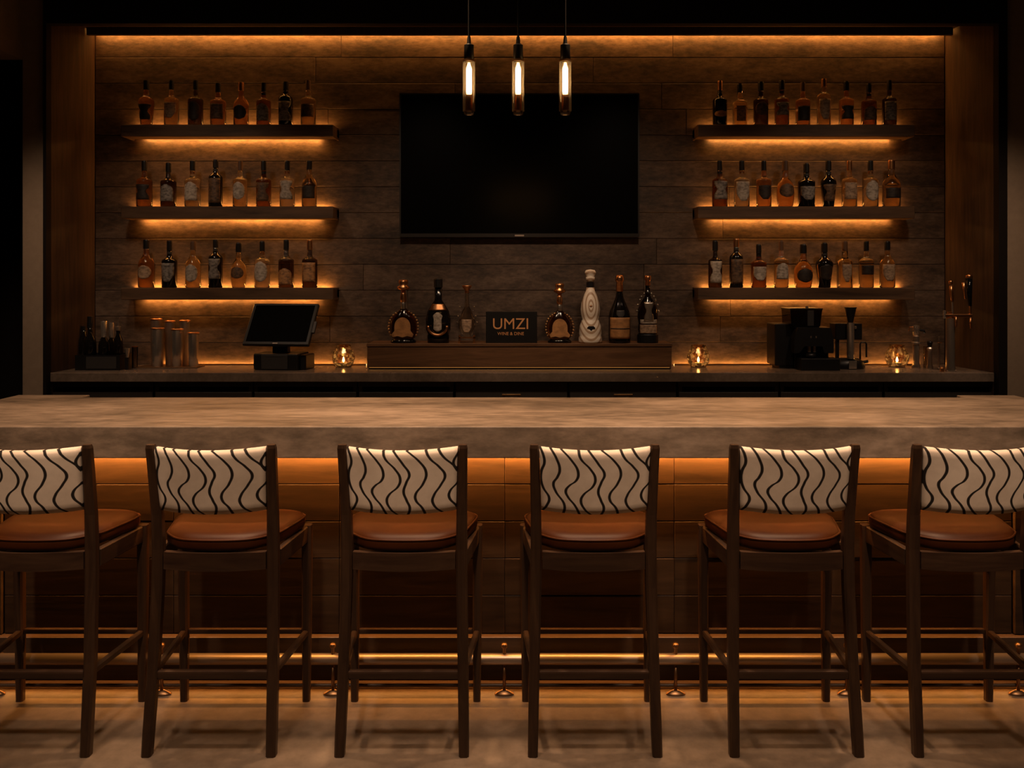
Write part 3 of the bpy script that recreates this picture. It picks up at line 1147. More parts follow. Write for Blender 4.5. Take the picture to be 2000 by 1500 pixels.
def decanter(px, py_top, label):
    o = fancy('decanter', px, label)
    h = Z(py_top, YO) - zr_top
    k = h / (123 * PXM)
    u = PXM * k          # one photo pixel of the first decanter
    R = 27 * u
    obj('body', lathe([(0, 4 * u), (14 * u, 4 * u), (22 * u, 10 * u), (26 * u, 20 * u), (27 * u, 30 * u), (25 * u, 42 * u), (19 * u, 53 * u), (11 * u, 61 * u), (5 * u, 67 * u), (4.5 * u, 72 * u), (4.5 * u, 80 * u), (0, 80 * u)], n=24, sy=.5), M['g_deep'], o, smooth=True)
    obj('foot', lathe([(0, 0), (24 * u, 0), (25 * u, 3 * u), (21 * u, 7 * u), (15 * u, 9 * u), (0, 9 * u)], n=20, sy=.6), M['g_black'], o, smooth=True)
    bm = nb()
    for s in (-1, 1):
        for i in range(11):
            a = -0.55 + i * (1.95 / 10)
            cx_, cz_ = s * math.cos(a) * 28.5 * u, 31 * u + math.sin(a) * 31 * u
            add_lathe(bm, [(0, -2.6 * u), (2.0 * u, -1.6 * u), (2.8 * u, 0), (2.0 * u, 1.6 * u), (0, 2.6 * u)], n=8, cx=cx_, cz=cz_)
    e = obj('beaded_rim', bm, M['brass'], o, smooth=True)
    poly = []
    for i in range(13):
        a = PI * i / 12
        poly.append((15.5 * u * math.cos(a), 32 * u + 18 * u * math.sin(a)))
    poly += [(-15.5 * u, 24 * u), (-21 * u, 17 * u), (-19 * u, 12 * u), (-9 * u, 14 * u), (0, 11.5 * u), (9 * u, 14 * u), (19 * u, 12 * u), (21 * u, 17 * u), (15.5 * u, 24 * u)]
    obj('label', add_prism_y(nb(), poly, -15.2 * u, -13.2 * u), M['orange_label'], o)
    obj('neck', lathe([(4.55 * u, 66 * u), (5.2 * u, 66.5 * u), (4.9 * u, 78.5 * u), (4.55 * u, 79 * u)], n=14), M['silver_orn'], o, smooth=True)
    obj('neck_ring', lathe([(4.6 * u, 79 * u), (6 * u, 80 * u), (6.4 * u, 86 * u), (5.4 * u, 94 * u), (4 * u, 101 * u), (0, 101 * u)], n=14), M['copper'], o, smooth=True)
    obj('stopper', lathe([(0, 101 * u), (5 * u, 101.5 * u), (12.5 * u, 105 * u), (12.5 * u, 109 * u), (7 * u, 112 * u), (9.5 * u, 117 * u), (9 * u, 122 * u), (0, 123 * u)], n=18), M['copper'], o, smooth=True)
    return o


decanter(788, 546, 'larger beaded round decanter with orange label, leftmost on the riser')
decanter(1093, 553, 'smaller beaded round decanter with orange label, right of the sign')

# black bottle with a long square neck
o = fancy('cognac_bottle', 856, 'black long-necked bottle with gold collar and pale oval emblem')
u = PXM
obj('body', lathe([(0, 0), (21 * u, 0), (21.5 * u, 14 * u), (20 * u, 17 * u), (24 * u, 26 * u), (24.5 * u, 46 * u), (21 * u, 62 * u), (13 * u, 75 * u), (7.5 * u, 83 * u), (7 * u, 122 * u), (0, 122 * u)], n=24, sy=.6), M['g_black'], o, smooth=True)
obj('stopper', lathe([(7.2 * u, 108 * u), (8.6 * u, 108.5 * u), (8.6 * u, 124 * u), (7 * u, 126 * u), (0, 126 * u)], n=16), M['black'], o)
obj('emblem', add_label(nb(), 15.2 * u, 22 * u, 60 * u, .80, 'oval', off=.002), M['l_cream'], o, smooth=True)
bm = nb()
add_label(bm, rad_at([(1, .0), (24.5 / 24, .35), (21 / 24, .47), (13 / 24, .57), (7.5 / 24, .63)], 24 * u, 132 * u), 64 * u, 76 * u, 1.0, 'rect', sy=.62, off=.003)
obj('collar', bm, M['copper'], o, smooth=True)
bm = nb()
pts = []
for i in range(17):
    a = PI + PI * i / 16
    pts.append((18.5 * u * math.cos(a), -15.4 * u, 34 * u + 18 * u * math.sin(a)))
add_tube(bm, pts, 2.6 * u, 8)
obj('ornament_band', bm, M['copper'], o, smooth=True)

# small clear carafe with a T-shaped stopper on a stand
o = fancy('crystal_carafe', 912, 'small clear crystal carafe with flat gold stopper left of the sign')
obj('stand', add_box(add_box(add_box(nb(), -16 * u, 16 * u, -9 * u, 9 * u, 9 * u, 11.5 * u), -16 * u, -12.5 * u, -9 * u, 9 * u, 0, 15 * u), 12.5 * u, 16 * u, -9 * u, 9 * u, 0, 15 * u), M['copper'], o)
obj('body', lathe([(0, 11.6 * u), (8 * u, 12 * u), (13 * u, 20 * u), (17 * u, 32 * u), (17 * u, 42 * u), (12 * u, 54 * u), (9 * u, 62 * u), (5 * u, 70 * u), (3.8 * u, 78 * u), (3.8 * u, 97 * u), (0, 97 * u)], n=14, sy=.7), M['g_clear'], o)
obj('medallion', add_label(nb(), 14 * u, 20 * u, 46 * u, .75, 'shield', sy=.95, off=.002), M['l_tan'], o, smooth=True)
bm = nb()
for s in (-1, 1):
    for (a, b_) in ((17, 52), (12, 62), (19, 40), (14, 70)):
        add_lathe(bm, [(0, -2.4 * u), (2.4 * u, 0), (0, 2.4 * u)], n=6, cx=s * a * u, cz=b_ * u)
obj('crystal_beads', bm, M['silver_orn'], o)
obj('stopper', lathe([(3.9 * u, 97 * u), (4.4 * u, 98 * u), (3.6 * u, 102 * u), (7 * u, 106 * u), (9.5 * u, 109.5 * u), (9.5 * u, 112 * u), (0, 112 * u)], n=16), M['copper'], o, smooth=True)

# ceramic bottle
o = fancy('ceramic_bottle', 1153, 'tall cream ceramic bottle with painted rings and ball stopper')
u = PXM
obj('body', lathe([(0, 0), (21.5 * u, 0), (23 * u, 3 * u), (22.5 * u, 11 * u), (21 * u, 14 * u), (22 * u, 18 * u), (21 * u, 32 * u), (17 * u, 43 * u), (15.5 * u, 46 * u), (18 * u, 54 * u), (19 * u, 65 * u), (17.5 * u, 78 * u), (13 * u, 92 * u), (9 * u, 101 * u), (7.5 * u, 108 * u), (0, 108 * u)], n=28), M['ceramic'], o, smooth=True)
obj('neck_band', lathe([(6.5 * u, 108 * u), (7.6 * u, 108.3 * u), (8 * u, 118 * u), (6.5 * u, 118.2 * u)], n=18), M['ceramic_dk'], o)
obj('stopper', lathe([(0, 118 * u), (6 * u, 118.3 * u), (8.6 * u, 124 * u), (8.8 * u, 128 * u), (7 * u, 130 * u), (10.4 * u, 134 * u), (11 * u, 138 * u), (8.5 * u, 142 * u), (0, 143.5 * u)], n=20), M['ceramic'], o, smooth=True)
poly = [(-8 * u, 30 * u), (-3 * u, 28 * u), (0, 24.5 * u), (3 * u, 28 * u), (8 * u, 30 * u), (5 * u, 33.5 * u), (-5 * u, 33.5 * u)]
obj('painted_motif', add_prism_y(nb(), poly, -22 * u, -20 * u), M['ceramic_dk'], o)
bm = nb()
add_lathe(bm, [(0, -3.2 * u), (3.0 * u, 0), (0, 3.2 * u)], n=10, cy=-18.2 * u, cz=72 * u, sy=.5)
obj('painted_jewel', bm, M['copper'], o, smooth=True)

# champagne bottle
o = fancy('champagne_bottle', 1210, 'black champagne bottle with gold foil and orange label')
obj('body', lathe([(0, 2 * u), (12 * u, 1 * u), (20.5 * u, 0), (21.5 * u, 4 * u), (21 * u, 52 * u), (19 * u, 62 * u), (13 * u, 76 * u), (8 * u, 88 * u), (5.8 * u, 100 * u), (5.2 * u, 122 * u), (0, 122 * u)], n=24), M['g_black'], o, smooth=True)
obj('label', add_label(nb(), rad_at([(1, 0), (1, 1)], 21.3 * u, 1), 9 * u, 50 * u, 1.15, 'rect'), M['orange_label'], o, smooth=True)
obj('label_stripe', add_label(nb(), 21.6 * u, 27.5 * u, 29.5 * u, 1.0, 'rect', rows=1), M['l_dark'], o, smooth=True)
obj('shield', add_label(nb(), rad_at([(21 / 21, 0), (21 / 21, .4), (19 / 21, .48), (13 / 21, .59)], 21 * u, 132 * u), 50 * u, 64 * u, .42, 'shield', off=.002), M['greyplast'], o, smooth=True)
obj('foil', lathe([(6.2 * u, 100 * u), (7.2 * u, 101 * u), (6.4 * u, 118 * u), (8.2 * u, 120 * u), (8.4 * u, 126 * u), (6.8 * u, 132 * u), (0, 132.5 * u)], n=16), M['copper'], o, smooth=True)

# ornate silver bottle
o = fancy('ornate_bottle', 1265, 'ornate silver-clad bottle with studded shoulders at the riser\'s right end')
obj('body', lathe([(0, 0), (19 * u, 0), (19.5 * u, 17 * u), (17 * u, 19 * u), (19 * u, 26 * u), (18 * u, 38 * u), (20 * u, 50 * u), (19 * u, 66 * u), (14 * u, 78 * u), (8 * u, 87 * u), (5 * u, 92 * u), (4.4 * u, 118 * u), (0, 118 * u)], n=22, sy=.8), M['g_smoke'], o, smooth=True)
obj('foot', lathe([(19.7 * u, 0), (20.5 * u, 1 * u), (20.5 * u, 16 * u), (19.7 * u, 17 * u)], n=20, sy=.8), M['black'], o)
obj('front_plate', add_label(nb(), rad_at([(1, 0), (1, 1)], 20.4 * u, 1), 42 * u, 80 * u, .45, 'waist', sy=.82, off=.003), M['silver_orn'], o, smooth=True)
obj('label', add_label(nb(), 20.2 * u, 19 * u, 36 * u, .95, 'rect', sy=.82, off=.002), M['l_tan'], o, smooth=True)
obj('label_ribbon', add_label(nb(), 20.2 * u, 38 * u, 46 * u, .9, 'rect', sy=.82, off=.003), M['l_cream'], o, smooth=True)
bm = nb()
for s in (-1, 1):
    for (a, b_) in ((15, 84), (12, 90), (19, 74), (21, 62), (7, 96)):
        add_lathe(bm, [(0, -2.6 * u), (2.2 * u, -1.2 * u), (2.2 * u, 1.2 * u), (0, 2.6 * u)], n=8, cx=s * a * u, cz=b_ * u)
obj('studs', bm, M['silver_orn'], o, smooth=True)
obj('stopper', lathe([(4.6 * u, 112 * u), (5.4 * u, 113 * u), (4.4 * u, 120 * u), (6.5 * u, 125 * u), (6.5 * u, 131 * u), (0, 132 * u)], n=14), M['copper'], o, smooth=True)

# the sign
o = thing('sign', 'black tabletop sign with copper lettering at the middle of the riser', 'sign', (X(999, YO - .02), YO - .02, zr_top))
u = (YO - .02) / F
obj('block', bx(-50 * u, 50 * u, 0, .035, 0, 61.5 * u, bev=.002), M['black'], o)


def text(name, s, size, x, y, z, m, parent, spacing=1.0, width=None):
    cu = bpy.data.curves.new(name, 'FONT')
    cu.body = s
    cu.size = size
    cu.align_x = 'CENTER'
    cu.align_y = 'CENTER'
    cu.extrude = .0006
    cu.space_character = spacing
    cu.materials.append(m)
    tmp = bpy.data.objects.new(name, cu)
    COL.objects.link(tmp)
    me = bpy.data.meshes.new_from_object(tmp.evaluated_get(bpy.context.evaluated_depsgraph_get()))
    bpy.data.objects.remove(tmp)
    bpy.data.curves.remove(cu)
    me.name = name
    t = bpy.data.objects.new(name, me)
    COL.objects.link(t)
    t.parent = parent
    t.location = (x, y, z)
    t.rotation_euler = (PI / 2, 0, 0)
    return t


M['copperpaint'] = plain('copper_lettering', (.75, .36, .14), .45)
tx = text('lettering', 'UMZI', 30.5 * u, -1.5 * u, -.0012, 36.5 * u, M['copperpaint'], o, 1.0)
text('tagline', 'WINE & DINE', 8.6 * u, -1.5 * u, -.0012, 18.0 * u, M['copperpaint'], o, 1.0)

# ------------------------------------------------------------------ television
YT = 6.375
tv = thing('television', 'large black wall-mounted television between the two sets of shelves', 'television', (X(1014.5, YT), YT, Z(463, YT)))
hw = S(469, YT) / 2
hh = S(281, YT)
obj('cabinet', bx(-hw + .004, hw - .004, .006, .045, .004, hh - .002, bev=.003), M['black'], tv)
bz = nb()
add_box(bz, -hw, hw, 0, .006, 0, S(7, YT))
add_box(bz, -hw, -hw + S(3, YT), 0, .006, S(7, YT), hh)
add_box(bz, hw - S(3, YT), hw, 0, .006, S(7, YT), hh)
add_box(bz, -hw + S(3, YT), hw - S(3, YT), 0, .006, hh - S(3, YT), hh)
obj('bezel', bz, M['bezel'], tv)
obj('screen', bx(-hw + S(3.1, YT), hw - S(3.1, YT), .002, .0058, S(7.1, YT), hh - S(3.1, YT)), M['screen'], tv)
obj('emblem', bx(-S(9, YT), S(9, YT), -.002, 0, S(1.5, YT), S(4.5, YT)), M['logo'], tv)
obj('wall_bracket', bx(-.2, .2, .045, YB - YT - .0045, .3, .7), M['black'], tv)

# ------------------------------------------------------------------ pendant lamps over the bar
YL = 3.62
for px, lab in ((916, 'left'), (1012, 'middle'), (1104, 'right')):
    zb = Z(224, YL)
    o = thing('pendant_lamp', f'{lab} of the three slim glass tube lamps hanging over the bar', 'pendant lamp', (X(px, YL), YL, zb), 0, 'pendant lamps over the bar')
    u = YL / F
    obj('cord', add_tube(nb(), [(0, 0, 150 * u), (0, 0, 3.75 - zb)], 2.0 * u, 8), M['black'], o)
    obj('ceiling_rose', lathe([(0, 3.70 - zb), (.035, 3.70 - zb), (.045, 3.75 - zb), (0, 3.75 - zb)], n=16), M['black'], o)
    obj('cord_grip', lathe([(0, 136.5 * u), (4.6 * u, 136.5 * u), (3.2 * u, 152 * u), (0, 152 * u)], n=12), M['black'], o, smooth=False)
    s_ = obj('socket', lathe([(0, 101 * u), (8 * u, 101 * u), (9.6 * u, 103 * u), (9.6 * u, 135.5 * u), (8.5 * u, 136.5 * u), (0, 136.5 * u)], n=20), M['black'], o, autosmooth=40)
    obj('bulb', lathe([(0, 39.5 * u), (4.6 * u, 40.5 * u), (5.6 * u, 44 * u), (5.6 * u, 90 * u), (3.2 * u, 97 * u), (2.4 * u, 100.9 * u), (0, 100.9 * u)], n=16), M['bulb'], o, smooth=True)
    bm = nb()
    add_lathe(bm, [(11.6 * u, 7 * u), (12.2 * u, 7 * u), (12.2 * u, 106 * u), (11.6 * u, 106 * u), (11.6 * u, 7 * u)], n=24)
    obj('glass_tube', bm, M['tube'], o, smooth=False, autosmooth=40)
    obj('tube_collar', lathe([(9.7 * u, 103 * u), (12.8 * u, 103 * u), (12.8 * u, 106.5 * u), (9.7 * u, 106.5 * u)], n=20), M['brass'], o)
    obj('lower_core', lathe([(0, 8 * u), (7.2 * u, 8 * u), (7.2 * u, 38 * u), (0, 39.4 * u)], n=16), M['bronzedark'], o, autosmooth=40)
    obj('glass_foot', lathe([(0, 0), (9 * u, 0), (10.5 * u, 2 * u), (11 * u, 6.8 * u), (0, 6.8 * u)], n=8), M['tube'], o)

# ------------------------------------------------------------------ candles in faceted votives
YV = 6.28
for px, lab in ((671, 'lit candle in faceted glass between till and wooden riser'), (1364, 'lit candle in faceted glass just right of the wooden riser'),
                (1752, 'lit candle in faceted glass right of the coffee equipment')):
    o = thing('votive_candle', lab, 'candle', (X(px, YV), YV, ZC), 0, 'faceted glass candles on the back counter')
    u = YV / F
    prof = [(15 * u, 1 * u), (20 * u, 8 * u), (22.5 * u, 18 * u), (20.5 * u, 28 * u), (15.5 * u, 37 * u), (14 * u, 43 * u)]
    bm = nb()
    rings = []
    n = 14
    for j, (r, z) in enumerate(prof):
        rings.append([bm.verts.new((r * math.cos(2 * PI * (i + .5 * (j % 2)) / n), r * math.sin(2 * PI * (i + .5 * (j % 2)) / n), z)) for i in range(n)])
    for j, (A, B) in enumerate(zip(rings, rings[1:])):
        for i in range(n):
            k = (i + 1) % n
            if j % 2 == 0:
                bm.faces.new((A[i], A[k], B[i]))
                bm.faces.new((A[k], B[k], B[i]))
            else:
                bm.faces.new((A[i], A[k], B[k]))
                bm.faces.new((A[i], B[k], B[i]))
    inner = []
    for r, z in ((13.2 * u, 43 * u), (14.3 * u, 36.5 * u), (18.8 * u, 28 * u), (20.8 * u, 18 * u), (18.2 * u, 9 * u), (13 * u, 3 * u)):
        inner.append([bm.verts.new((r * math.cos(2 * PI * (i + .5) / n), r * math.sin(2 * PI * (i + .5) / n), z)) for i in range(n)])
    for A, B in zip([rings[-1]] + inner, inner + [rings[0]]):
        for i in range(n):
            k = (i + 1) % n
            bm.faces.new((A[i], A[k], B[k], B[i]))
    obj('glass_globe', bm, M['votive'], o)
    obj('foot', lathe([(0, 0), (15 * u, 0), (15 * u, 1 * u), (0, 1 * u)], n=14), M['bronzedark'], o)
    c = obj('candle', lathe([(0, 1.2 * u), (7.5 * u, 1.2 * u), (7.5 * u, 8 * u), (0, 7.5 * u)], n=16), M['wax'], o, smooth=False)
    obj('flame', lathe([(0, 8.6 * u), (1.8 * u, 10.5 * u), (2.3 * u, 13 * u), (1.4 * u, 17 * u), (0, 20 * u)], n=10), M['flame'], o, smooth=True)

# ------------------------------------------------------------------ till
o = thing('till', 'black touchscreen till with tilted screen on the back counter', 'till', (X(548, 6.12), 6.10, ZC), math.radians(-7))
obj('base', bx(-.165, .155, -.065, .15, 0, .115, bev=.012, seg=2), M['black'], o)
obj('base_side', bx(.156, .200, -.03, .14, .0, .105, bev=.006), M['black'], o)
fp = obj('front_panel', bx(-.105, .085, -.072, -.0655, .008, .108, bev=.002), M['greyplast'], o)
bm = nb()
for i in range(7):
    add_box(bm, -.075 + i * .019, -.075 + i * .019 + .012, -.0735, -.0725, .092, .094)
obj('vent_marks', bm, M['bezel'], fp)
obj('neck', bx(-.055, .055, .0, .055, .1155, .190, bev=.004), M['black'], o)
# tilted screen: a slab leaning back
tilt = math.radians(36)


def leaning(bm, x0, x1, y0, y1, z0, z1, bev=0):
    t = nb()
    add_box(t, x0, x1, y0, y1, z0, z1, bev=bev)
    bmesh.ops.transform(t, matrix=Matrix.Translation((0, -.095, .178)) @ Matrix.Rotation(-tilt, 4, 'X'), verts=t.verts[:])
    merge(bm, t)
    return bm


d = obj('display', leaning(nb(), -.235, .243, 0, .028, 0, .345, bev=.006), M['black'], o)
obj('screen', leaning(nb(), -.212, .220, -.002, -.0005, .026, .326), M['blackg'], d)
obj('emblem', leaning(nb(), -.015, .020, -.002, -.0005, .008, .016), M['logo'], d)
obj('card_reader', leaning(nb(), .2435, .262, -.004, .012, .10, .19), M['greyplast'], d)

# ------------------------------------------------------------------ steel shakers on a tray
YK = 6.27
tray = thing('tray', 'thin dark bar tray under the steel shakers', 'tray', (X(335, YK), YK, ZC))
obj('plate', bx(-S(60, YK), S(58, YK), -.085, .085, 0, .007, bev=.003), M['bronzedark'], tray)


def shaker(px, dy, pt, wp, label, mat='steel'):
    D = YK + dy
    h = Z(pt, D) - (ZC + .007)
    r = S(wp, D) / 2
    o = thing('cocktail_shaker', label, 'shaker', (X(px, D), D, ZC + .007), 0, 'steel shakers on the tray')
    obj('cup', lathe([(0, 0), (r * .86, 0), (r * .90, h * .02), (r * .96, h * .5), (r * 1.0, h * .97), (r * .93, h * .97), (r * .85, h * .55), (0, h * .55)], n=24), M[mat], o, smooth=False, autosmooth=40)
    obj('rim', lathe([(r * 1.0, h * .962), (r * 1.13, h * .975), (r * 1.13, h * .992), (r * .98, h), (r * .93, h * .98)], n=24), M['copper'], o, smooth=True)
    return o


shaker(308, -.035, 640, 22, 'left steel shaker of the front row on the tray')
shaker(346, -.035, 642, 21, 'middle steel shaker of the front row on the tray')
shaker(378, -.035, 649, 20, 'right steel shaker of the front row on the tray')
shaker(305, .052, 622, 20, 'tallest steel shaker, behind the left one of the front row', 'steelb')
shaker(332, .052, 626, 18, 'slim steel shaker in the tray\'s back row, second from left', 'steelb')
shaker(361, .052, 625, 19, 'steel shaker in the tray\'s back row, right end', 'steelb')

# narrow glass left of the tray
o = thing('measuring_glass', 'narrow tall glass standing just left of the shaker tray', 'glass', (X(263.5, 6.20), 6.20, ZC))


def tumbler(o, r, h, mat='drinkglass'):
    obj('glass', lathe([(0, 0), (r * .9, 0), (r, .01), (r, h), (r * .9, h), (r * .88, .014), (0, .014)], n=18), M[mat], o, smooth=False, autosmooth=40)


tumbler(o, .020, .150)
obj('rim', lathe([(.0203, .148), (.022, .149), (.022, .152), (.0203, .153)], n=18), M['copper'], o)

# ------------------------------------------------------------------ bottle caddy at the left end
YD = 6.14
cd = thing('bottle_caddy', 'black open caddy box at the left end of the back counter', 'caddy', (X(205, YD), YD, ZC))
hw = S(43, YD)
bm = nb()
add_box(bm, -hw, hw, -.11, -.102, 0, .105)
add_box(bm, -hw, hw, .102, .11, 0, .105)
add_box(bm, -hw, -hw + .008, -.102, .102, 0, .105)
add_box(bm, hw - .006, hw, -.102, .102, 0, .105)
add_box(bm, -hw + .008, hw - .008, -.102, .102, 0, .006)
obj('box', bm, M['black'], cd)
obj('front_label_strip', bx(-hw * .5, hw * .85, -.1125, -.1105, .012, .095), M['greyplast'], cd)


def caddy_bottle(px, dy, pt, wp, label, spout):
    D = YD + dy
    z0 = ZC + .0065
    h = Z(pt, D) - z0
    r = S(wp, D) / 2
    o = thing('pour_bottle', label, 'bottle', (X(px, D), D, z0), 0, 'bottles in the caddy')
    obj('body', lathe([(0, 0), (r, 0), (r, h * .50), (r * .85, h * .58), (r * .45, h * .66), (r * .40, h * .72), (r * .40, h * .80), (0, h * .80)], n=18), M['g_black'], o, smooth=True)
    if spout == 'steel':
        obj('sleeve', lathe([(r * .42, h * .66), (r * .62, h * .665), (r * .62, h * .97), (r * .5, h), (0, h)], n=16), M['steel'], o, autosmooth=40)
    elif spout == 'spout':
        obj('collar', lathe([(r * .42, h * .74), (r * .6, h * .75), (r * .6, h * .82), (0, h * .83)], n=14), M['steelb'], o)
        obj('spout', add_tube(nb(), [(0, 0, h * .82), (0, 0, h * .92), (.012, -.004, h)], [.006, .005, .003], 8), M['steelb'], o)
    else:
        obj('cap', lathe([(r * .43, h * .78), (r * .47, h * .785), (r * .47, h), (0, h)], n=14), M['black'], o)


caddy_bottle(176, -.055, 618, 23, 'black capped bottle at the left end of the caddy', 'cap')
caddy_bottle(203, -.06, 627, 20, 'bottle with a wide steel sleeve in the caddy', 'steel')
caddy_bottle(218, .045, 630, 16, 'slim bottle with a narrow steel sleeve in the caddy', 'steel')
caddy_bottle(231, -.05, 620, 18, 'bottle with a bent steel pour spout at the caddy\'s right', 'spout')
o = thing('jigger', 'small steel jigger hooked over the caddy\'s right end', 'jigger', (X(256.5, YD), YD - .06, ZC))
obj('stand', bx(-.012, .012, -.012, .012, 0, .085), M['black'], o)
obj('cup', lathe([(0, .086), (.010, .086), (.019, .150), (.017, .150), (.008, .092), (0, .092)], n=18), M['steel'], o, smooth=False, autosmooth=40)
o = thing('dark_bottle', 'dark bottle in the shadow left of the caddy', 'bottle', (X(152, 6.2) + .012, 6.26, ZC))
obj('body', lathe([(0, 0), (.036, 0), (.036, .17), (.030, .20), (.015, .235), (.014, .29), (0, .29)], n=18), M['g_black'], o, smooth=True)
obj('cap', lathe([(.0145, .262), (.016, .263), (.016, .293), (0, .294)], n=14), M['black'], o)

# ------------------------------------------------------------------ coffee machine and grinder on the right
YM = 6.12
o = thing('coffee_machine', 'black bean-to-cup coffee machine with hopper on the right of the counter', 'coffee machine', (X(1585, YM), YM, ZC))
u = YM / F
obj('side_tank', bx(-69 * u, -32 * u, .03, .24, .02, 88 * u, bev=.006), M['black'], o)
obj('tank_foot', bx(-60 * u, -32 * u, .04, .22, 0, .02), M['black'], o)
obj('back_housing', bx(-31.5 * u, 36 * u, .02, .24, 0, 82 * u, bev=.006), M['black'], o)
obj('brew_head', add_prism_y(nb(), [(-33 * u, 82 * u), (-40 * u, 60 * u), (-40 * u, 33 * u), (-30 * u, 33 * u), (-20 * u, 46 * u), (14 * u, 46 * u), (18 * u, 33 * u), (36 * u, 33 * u), (36 * u, 60 * u), (30 * u, 82 * u)], -.075, .0195), M['black'], o)
obj('drip_tray', bx(-30 * u, 45 * u, -.11, .0195, 0, 23 * u, bev=.004), M['black'], o)
h_ = obj('hopper', add_prism_y(nb(), [(-44 * u, 116 * u), (-42 * u, 84 * u), (14 * u, 84 * u), (18 * u, 116 * u)], -.03, .18), M['smoke'], o)
obj('hopper_base', bx(-40 * u, 13 * u, -.025, .175, 82 * u, 83.9 * u), M['black'], o)
obj('hopper_lid', bx(-45 * u, 19.5 * u, -.036, .186, 116.1 * u, 119 * u, bev=.002), M['black'], h_)
obj('lid_knob', lathe([(0, 119 * u), (3 * u, 119 * u), (3.4 * u, 122 * u), (0, 123 * u)], n=12, cx=-4 * u, cy=.05), M['steelb'], h_)
obj('hopper_core', bx(-11 * u, 1 * u, -.0375, -.0305, 85 * u, 115 * u), M['greyplast'], o)
for s, n_ in ((-8, 0), (2, 1)):
    obj('nozzle', lathe([(0, 34 * u), (3 * u, 34 * u), (3.4 * u, 46 * u), (0, 46 * u)], n=12, cx=s * u, cy=-.04), M['steelb'], o)
cup = obj('milk_jug', lathe([(0, 23.2 * u), (9 * u, 23.2 * u), (10 * u, 28 * u), (8.5 * u, 32 * u), (0, 32 * u)], n=16, cx=-6 * u, cy=-.05), M['black'], o, smooth=True)
bm = nb()
for s in (-1, 1):
    add_box(bm, (-3 + s * 5 - 1.2) * u, (-3 + s * 5 + 1.2) * u, -.0765, -.0752, 62 * u, 66 * u)
obj('buttons', bm, M['steelb'], o)

YG = 6.17
o = thing('coffee_grinder', 'slim steel column grinder with black funnel right of the coffee machine', 'grinder', (X(1656, YG), YG, ZC))
u = YG / F
obj('base', lathe([(0, 0), (31 * u, 0), (33 * u, 4 * u), (30 * u, 14 * u), (20 * u, 20 * u), (0, 20 * u)], n=24, sy=.75), M['black'], o, autosmooth=40)
obj('column', lathe([(0, 20 * u), (7 * u, 20 * u), (7 * u, 90 * u), (0, 90 * u)], n=20, cy=-.05), M['steel'], o, autosmooth=40)
obj('front_plate', bx(-7.5 * u, 7.5 * u, -.094, -.0905, 1.5 * u, 17 * u, bev=.001), M['steel'], o)
hd = nb()
add_box(hd, -26 * u, 26 * u, -.02, .10, 56 * u, 88 * u, bev=.004)
obj('motor_head', hd, M['black'], o)
obj('head_post', bx(-22 * u, -17 * u, 0, .03, 18 * u, 56 * u), M['black'], o)
obj('funnel', lathe([(0, 90.1 * u), (5 * u, 90.1 * u), (8 * u, 105 * u), (10.5 * u, 118 * u), (12 * u, 118 * u), (12 * u, 120 * u), (0, 119 * u)], n=20, cy=-.05), M['black'], o, autosmooth=40)
bm = nb()
pts = [(23 * u, -.01, 18 * u), (23 * u, -.01, 48 * u), (25 * u, -.01, 51 * u), (33 * u, -.01, 51 * u), (35 * u, -.01, 48 * u), (35 * u, -.01, 22 * u)]
add_tube(bm, pts, 1.8 * u, 8)
obj('handle', bm, M['black'], o, smooth=True)
obj('lever_foot', add_tube(nb(), [(27 * u, -.01, 12 * u), (38 * u, -.01, 14 * u)], 3 * u, 10), M['black'], o)
obj('knob', lathe([(0, -3 * u), (2.6 * u, -2 * u), (2.6 * u, 2 * u), (0, 3 * u)], n=10, cx=12 * u, cy=-.026, cz=80 * u), M['steelb'], o)

# ------------------------------------------------------------------ glassware and beer tap at the right end
YN = 6.2
o = thing('soda_siphon', 'tall steel soda siphon between the right candle and the beer tap', 'siphon', (X(1789, YN), YN, ZC))
u = YN / F
obj('body', lathe([(0, 0), (8 * u, 0), (8.5 * u, 3 * u), (6.0 * u, 8 * u), (6.0 * u, 62 * u), (0, 62 * u)], n=18), M['steelb'], o, autosmooth=40)
obj('head', lathe([(0, 62 * u), (5 * u, 62 * u), (7 * u, 66 * u), (6.5 * u, 82 * u), (0, 84 * u)], n=16), M['steel'], o, autosmooth=40)
obj('trigger', add_tube(nb(), [(5 * u, 0, 74 * u), (16 * u, 0, 73 * u), (16 * u, 0, 68 * u)], 2.6 * u, 8), M['black'], o)
obj('spout', add_tube(nb(), [(-5 * u, 0, 80 * u), (-12 * u, 0, 80 * u), (-14 * u, 0, 72 * u)], 1.4 * u, 8), M['copper'], o)
obj('ring', lathe([(6.1 * u, 46 * u), (8 * u, 47 * u), (8 * u, 50 * u), (6.1 * u, 51 * u)], n=16), M['steel'], o)
for px, dy, r, h, lab in ((1808, .05, .016, .15, 'slim glass just right of the soda siphon'),):
    o = thing('glass', lab, 'glass', (X(px, YN + dy), YN + dy, ZC))
    tumbler(o, r, h)
o = thing('bitters_bottle', 'small steel bottle with black cap left of the beer tap', 'bottle', (X(1816, 6.16), 6.16, ZC))
obj('body', lathe([(0, 0), (.022, 0), (.023, .01), (.016, .03), (.015, .125), (.020, .14), (.014, .15), (0, .15)], n=16), M['steelb'], o, autosmooth=40)
obj('cap', lathe([(0, .1502), (.012, .1502), (.020, .185), (.017, .192), (0, .194)], n=14), M['black'], o)
o = thing('bar_spoon_holder', 'thin steel rod with cross handle beside the beer tap', 'bar tool', (X(1834, 6.12), 6.12, ZC))
obj('rod', lathe([(0, 0), (.014, 0), (.014, .008), (.0065, .012), (.0065, .225), (0, .228)], n=12), M['steelb'], o, autosmooth=40)
